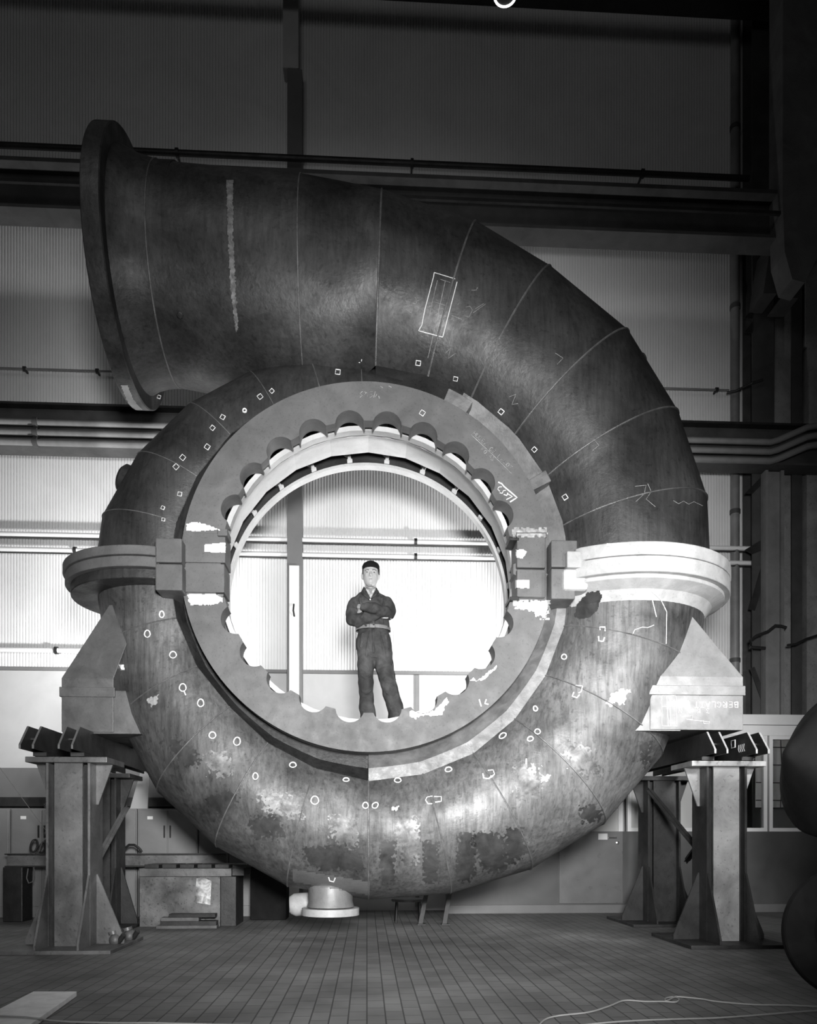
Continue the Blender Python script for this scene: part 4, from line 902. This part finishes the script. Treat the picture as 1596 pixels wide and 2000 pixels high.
# jacket
b_ = MB()
loft(b_, [(724, 1157, .03, .078, .07), (724, 1161, .028, .115, .08), (724.5, 1165, .02, .155, .095), (724.5, 1170, .02, .180, .11), (725, 1178, .015, .185, .125), (725, 1192, .01, .178, .135), (726, 1208, .01, .170, .135), (728, 1221, .01, .172, .135), (729, 1229, .01, .170, .135), (729.5, 1233, .01, .158, .125)], 32, 2.4)
def sleeve(pts, rad): b_.tube(pts, rad, 16)
sleeve([lp(704, 1174, .03), lp(696, 1178, .02), lp(691, 1191, -.01), lp(689, 1205, -.045), lp(690, 1216, -.07), lp(698, 1220, -.10), lp(712, 1216, -.13), lp(727, 1212, -.145), lp(739, 1209.5, -.145)], [.05, .070, .076, .072, .070, .066, .058, .052, .044])
sleeve([lp(744, 1173, .03), lp(753, 1176.5, .02), lp(757.5, 1187, .0), lp(758.5, 1198, -.03), lp(756, 1204, -.07), lp(745, 1204.5, -.15), lp(730, 1202, -.205), lp(716, 1199, -.205), (lp(709, 1197.5, -.17))], [.05, .072, .077, .072, .068, .064, .058, .050, .042])
for pts in ([(748, 1170, -.085), (746, 1182, -.115), (744, 1192, -.125)], [(742, 1168, -.09), (740, 1184, -.122)], [(703, 1172, -.08), (704, 1184, -.112), (707, 1194, -.125)], [(727, 1181, -.137), (727.5, 1195, -.14)], [(730, 1212, -.135), (729.5, 1230, -.14)], [(744, 1213, -.125), (748, 1222, -.11), (745, 1231, -.12)], [(712, 1224, -.12), (716, 1232, -.125)],
            [(752, 1190, -.075), (742, 1199, -.21), (738, 1208, -.19)], [(760, 1186, -.07), (764, 1196, -.085), (758, 1204, -.14)], [(731, 1196, -.262), (727, 1203, -.262), (727, 1210, -.23)], [(684, 1188, -.06), (692, 1196, -.10), (700, 1200, -.10)], [(684, 1204, -.09), (692, 1212, -.14), (702, 1212, -.16)], [(700, 1224, -.15), (708, 1216, -.19), (712, 1208, -.17)]):
    b_.tube([lp(*p_) for p_ in pts], .0085, 7)
jk = b_.build('jacket', M_cloth, man, smooth=0, label='dark buttoned work jacket with turned-down collar'); remesh(jk, .0075, 2, disp=.032, tscale=.09)
# collar: two lapels
for s_ in (-1, 1):
    q = MB(); q.rows([[lp(724 + s_ * 10, 1152, .02), lp(724 + s_ * 11.5, 1150, -.015), lp(724 + s_ * 9.5, 1158, -.085)], [lp(724 + s_ * 17, 1160, .02), lp(724 + s_ * 17, 1162, -.05), lp(724 + s_ * 12, 1170, -.118)], [lp(724 + s_ * 13, 1164, -.02), lp(724 + s_ * 11, 1168, -.10), lp(724 + s_ * 1.5, 1180, -.135)]])
    c_ = q.build('collar', M_cloth, jk, fix=False); sm = c_.modifiers.new('s', 'SOLIDIFY'); sm.thickness = .012
q = MB(); q.rows([[lp(724 - 10, 1153, -.055), lp(724, 1157, -.075), lp(724 + 10, 1153, -.055)], [lp(724 - 9, 1160, -.085), lp(724, 1166, -.100), lp(724 + 9, 1160, -.085)], [lp(723.5, 1178, -.124), lp(724, 1180, -.126), lp(724.5, 1178, -.124)]])
c_ = q.build('shirt', M_shirt, man, fix=False, label='light checked shirt front'); sm = c_.modifiers.new('s', 'SOLIDIFY'); sm.thickness = .01
MB().prism([(lp(720.5, 0).x, lp(0, 1160).z), (lp(728, 0).x, lp(0, 1160).z), (lp(725.5, 0).x, lp(0, 1168).z), (lp(722.5, 0).x, lp(0, 1168).z)], MY - .118, MY - .105).build('neckerchief', M_belt, man)
for px, py, dy in ((723, 1181, -.142), (728, 1222.5, -.142)): MB().ball(lp(px, py, dy), .008, .006, .008).build('button', M_white, jk)
# trousers
b_ = MB()
loft(b_, [(729, 1229, .01, .152, .118), (729.5, 1236, .01, .158, .125), (730, 1250, .015, .178, .140), (731, 1265, .02, .184, .142), (732, 1280, .02, .182, .135), (732, 1290, .02, .165, .11), (732, 1293, .02, .07, .07)], 32, 2.3)
loft(b_, [(716, 1272, .02, .095, .115), (715.5, 1292, .02, .092, .112), (714, 1320, .02, .082, .100), (714.5, 1345, .02, .080, .094), (716, 1370, .02, .078, .094), (718, 1395, .02, .080, .098), (719, 1415, .02, .082, .102), (719, 1428, .02, .082, .104)], 24, 2.2)
loft(b_, [(745, 1272, .02, .100, .115), (748, 1290, .02, .104, .112), (754.5, 1318, .015, .097, .102), (762, 1345, .01, .088, .098), (768, 1370, .0, .086, .100), (774, 1395, .0, .088, .106), (777, 1415, .0, .092, .110), (778, 1426, .0, .092, .112)], 24, 2.2)
for pts in ([(722, 1240, -.126), (719, 1262, -.122), (716, 1288, -.096)], [(741, 1240, -.126), (746, 1262, -.122), (752, 1288, -.094)], [(728, 1236, -.122), (729, 1262, -.134), (730, 1282, -.118)], [(708, 1242, -.10), (704, 1270, -.09)], [(754, 1244, -.10), (758, 1272, -.09)],
            [(750, 1330, -.085), (762, 1338, -.09), (774, 1330, -.07)], [(754, 1356, -.085), (766, 1366, -.095), (778, 1360, -.07)], [(704, 1322, -.07), (714, 1330, -.082), (724, 1324, -.07)], [(706, 1352, -.065), (716, 1360, -.078), (726, 1352, -.065)], [(760, 1388, -.09), (774, 1398, -.106), (786, 1390, -.08)], [(766, 1300, -.08), (772, 1340, -.07), (780, 1390, -.075)]):
    b_.tube([lp(*p_) for p_ in pts], .0085, 7)
tr = b_.build('trousers', M_cloth, man, smooth=0, label='dark baggy work trousers'); remesh(tr, .0075, 2, disp=.032, tscale=.12)
MB().rows([[lp(729, py, .01) + Vector((.180 * cos(t), .154 * sin(t), 0)) for t in [2 * pi * k / 40 for k in range(40)]] for py in (1228, 1234.5)], True).build('belt', M_belt, man)
bk = lp(727, 1231, -.148); MB().tube([bk + Vector((a, 0, c_)) for a, c_ in ((-.028, -.022), (.028, -.022), (.028, .022), (-.028, .022))], .004, 6, closed=True).build('belt_buckle', M_chrome, man)
for px, s_ in ((717, -1), (779, 1)):
    q = MB(); c_ = lp(px, 1437, -.03); q.ball(c_ + Vector((0, -.07, .0)), .048, .14, .042, 20, 12); q.ball(c_ + Vector((0, .03, .01)), .045, .075, .05, 16, 10); sh = q.build('shoe', M_black, man, smooth=0); remesh(sh, .008, 2)
# cap and hair, brows and eyes
b_ = MB()
loft(b_, [(hx + .5, 1097.5, .02, .012, .015), (hx + .5, 1099, .02, .045, .055), (hx + .5, 1103, .018, .078, .090), (hx + .5, 1108, .014, .090, .108), (hx + .5, 1112.5, .010, .090, .112), (hx + .5, 1115, .008, .088, .109)], 32)
b_.ball(lp(hx, 1098, .02), .008)
cp_ = b_.build('cap', M_cap, man, smooth=80, label='black skullcap pushed back')
b_ = MB()
for s_ in (-1, 1): b_.rows([[lp(hx + s_ * r_, py, dy) for r_, dy in ((15.4, -.03), (16.4, .0), (15.8, .06), (10, .10))] for py in (1114, 1120, 1125)])
hr = b_.build('hair', M_hair, man, fix=False); sm = hr.modifiers.new('s', 'SOLIDIFY'); sm.thickness = .008
for s_ in (-1, 1):
    MB().tube([lp(hx + s_ * 3.2, 1121.6, -.100), lp(hx + s_ * 7, 1120.4, -.096), lp(hx + s_ * 11, 1121.8, -.080)], .0035, 6).build('eyebrow', M_eye, man)
    MB().ball(lp(hx + s_ * 6.4, 1125, -.0865), .013, .006, .006, 12, 8).build('eye', M_eye, man, smooth=80)
MB().ball(lp(hx, 1139.1, -.1015), .017, .003, .0018, 12, 6).build('mouth', M_eye, man, smooth=80)
print('objects', len(bpy.data.objects))
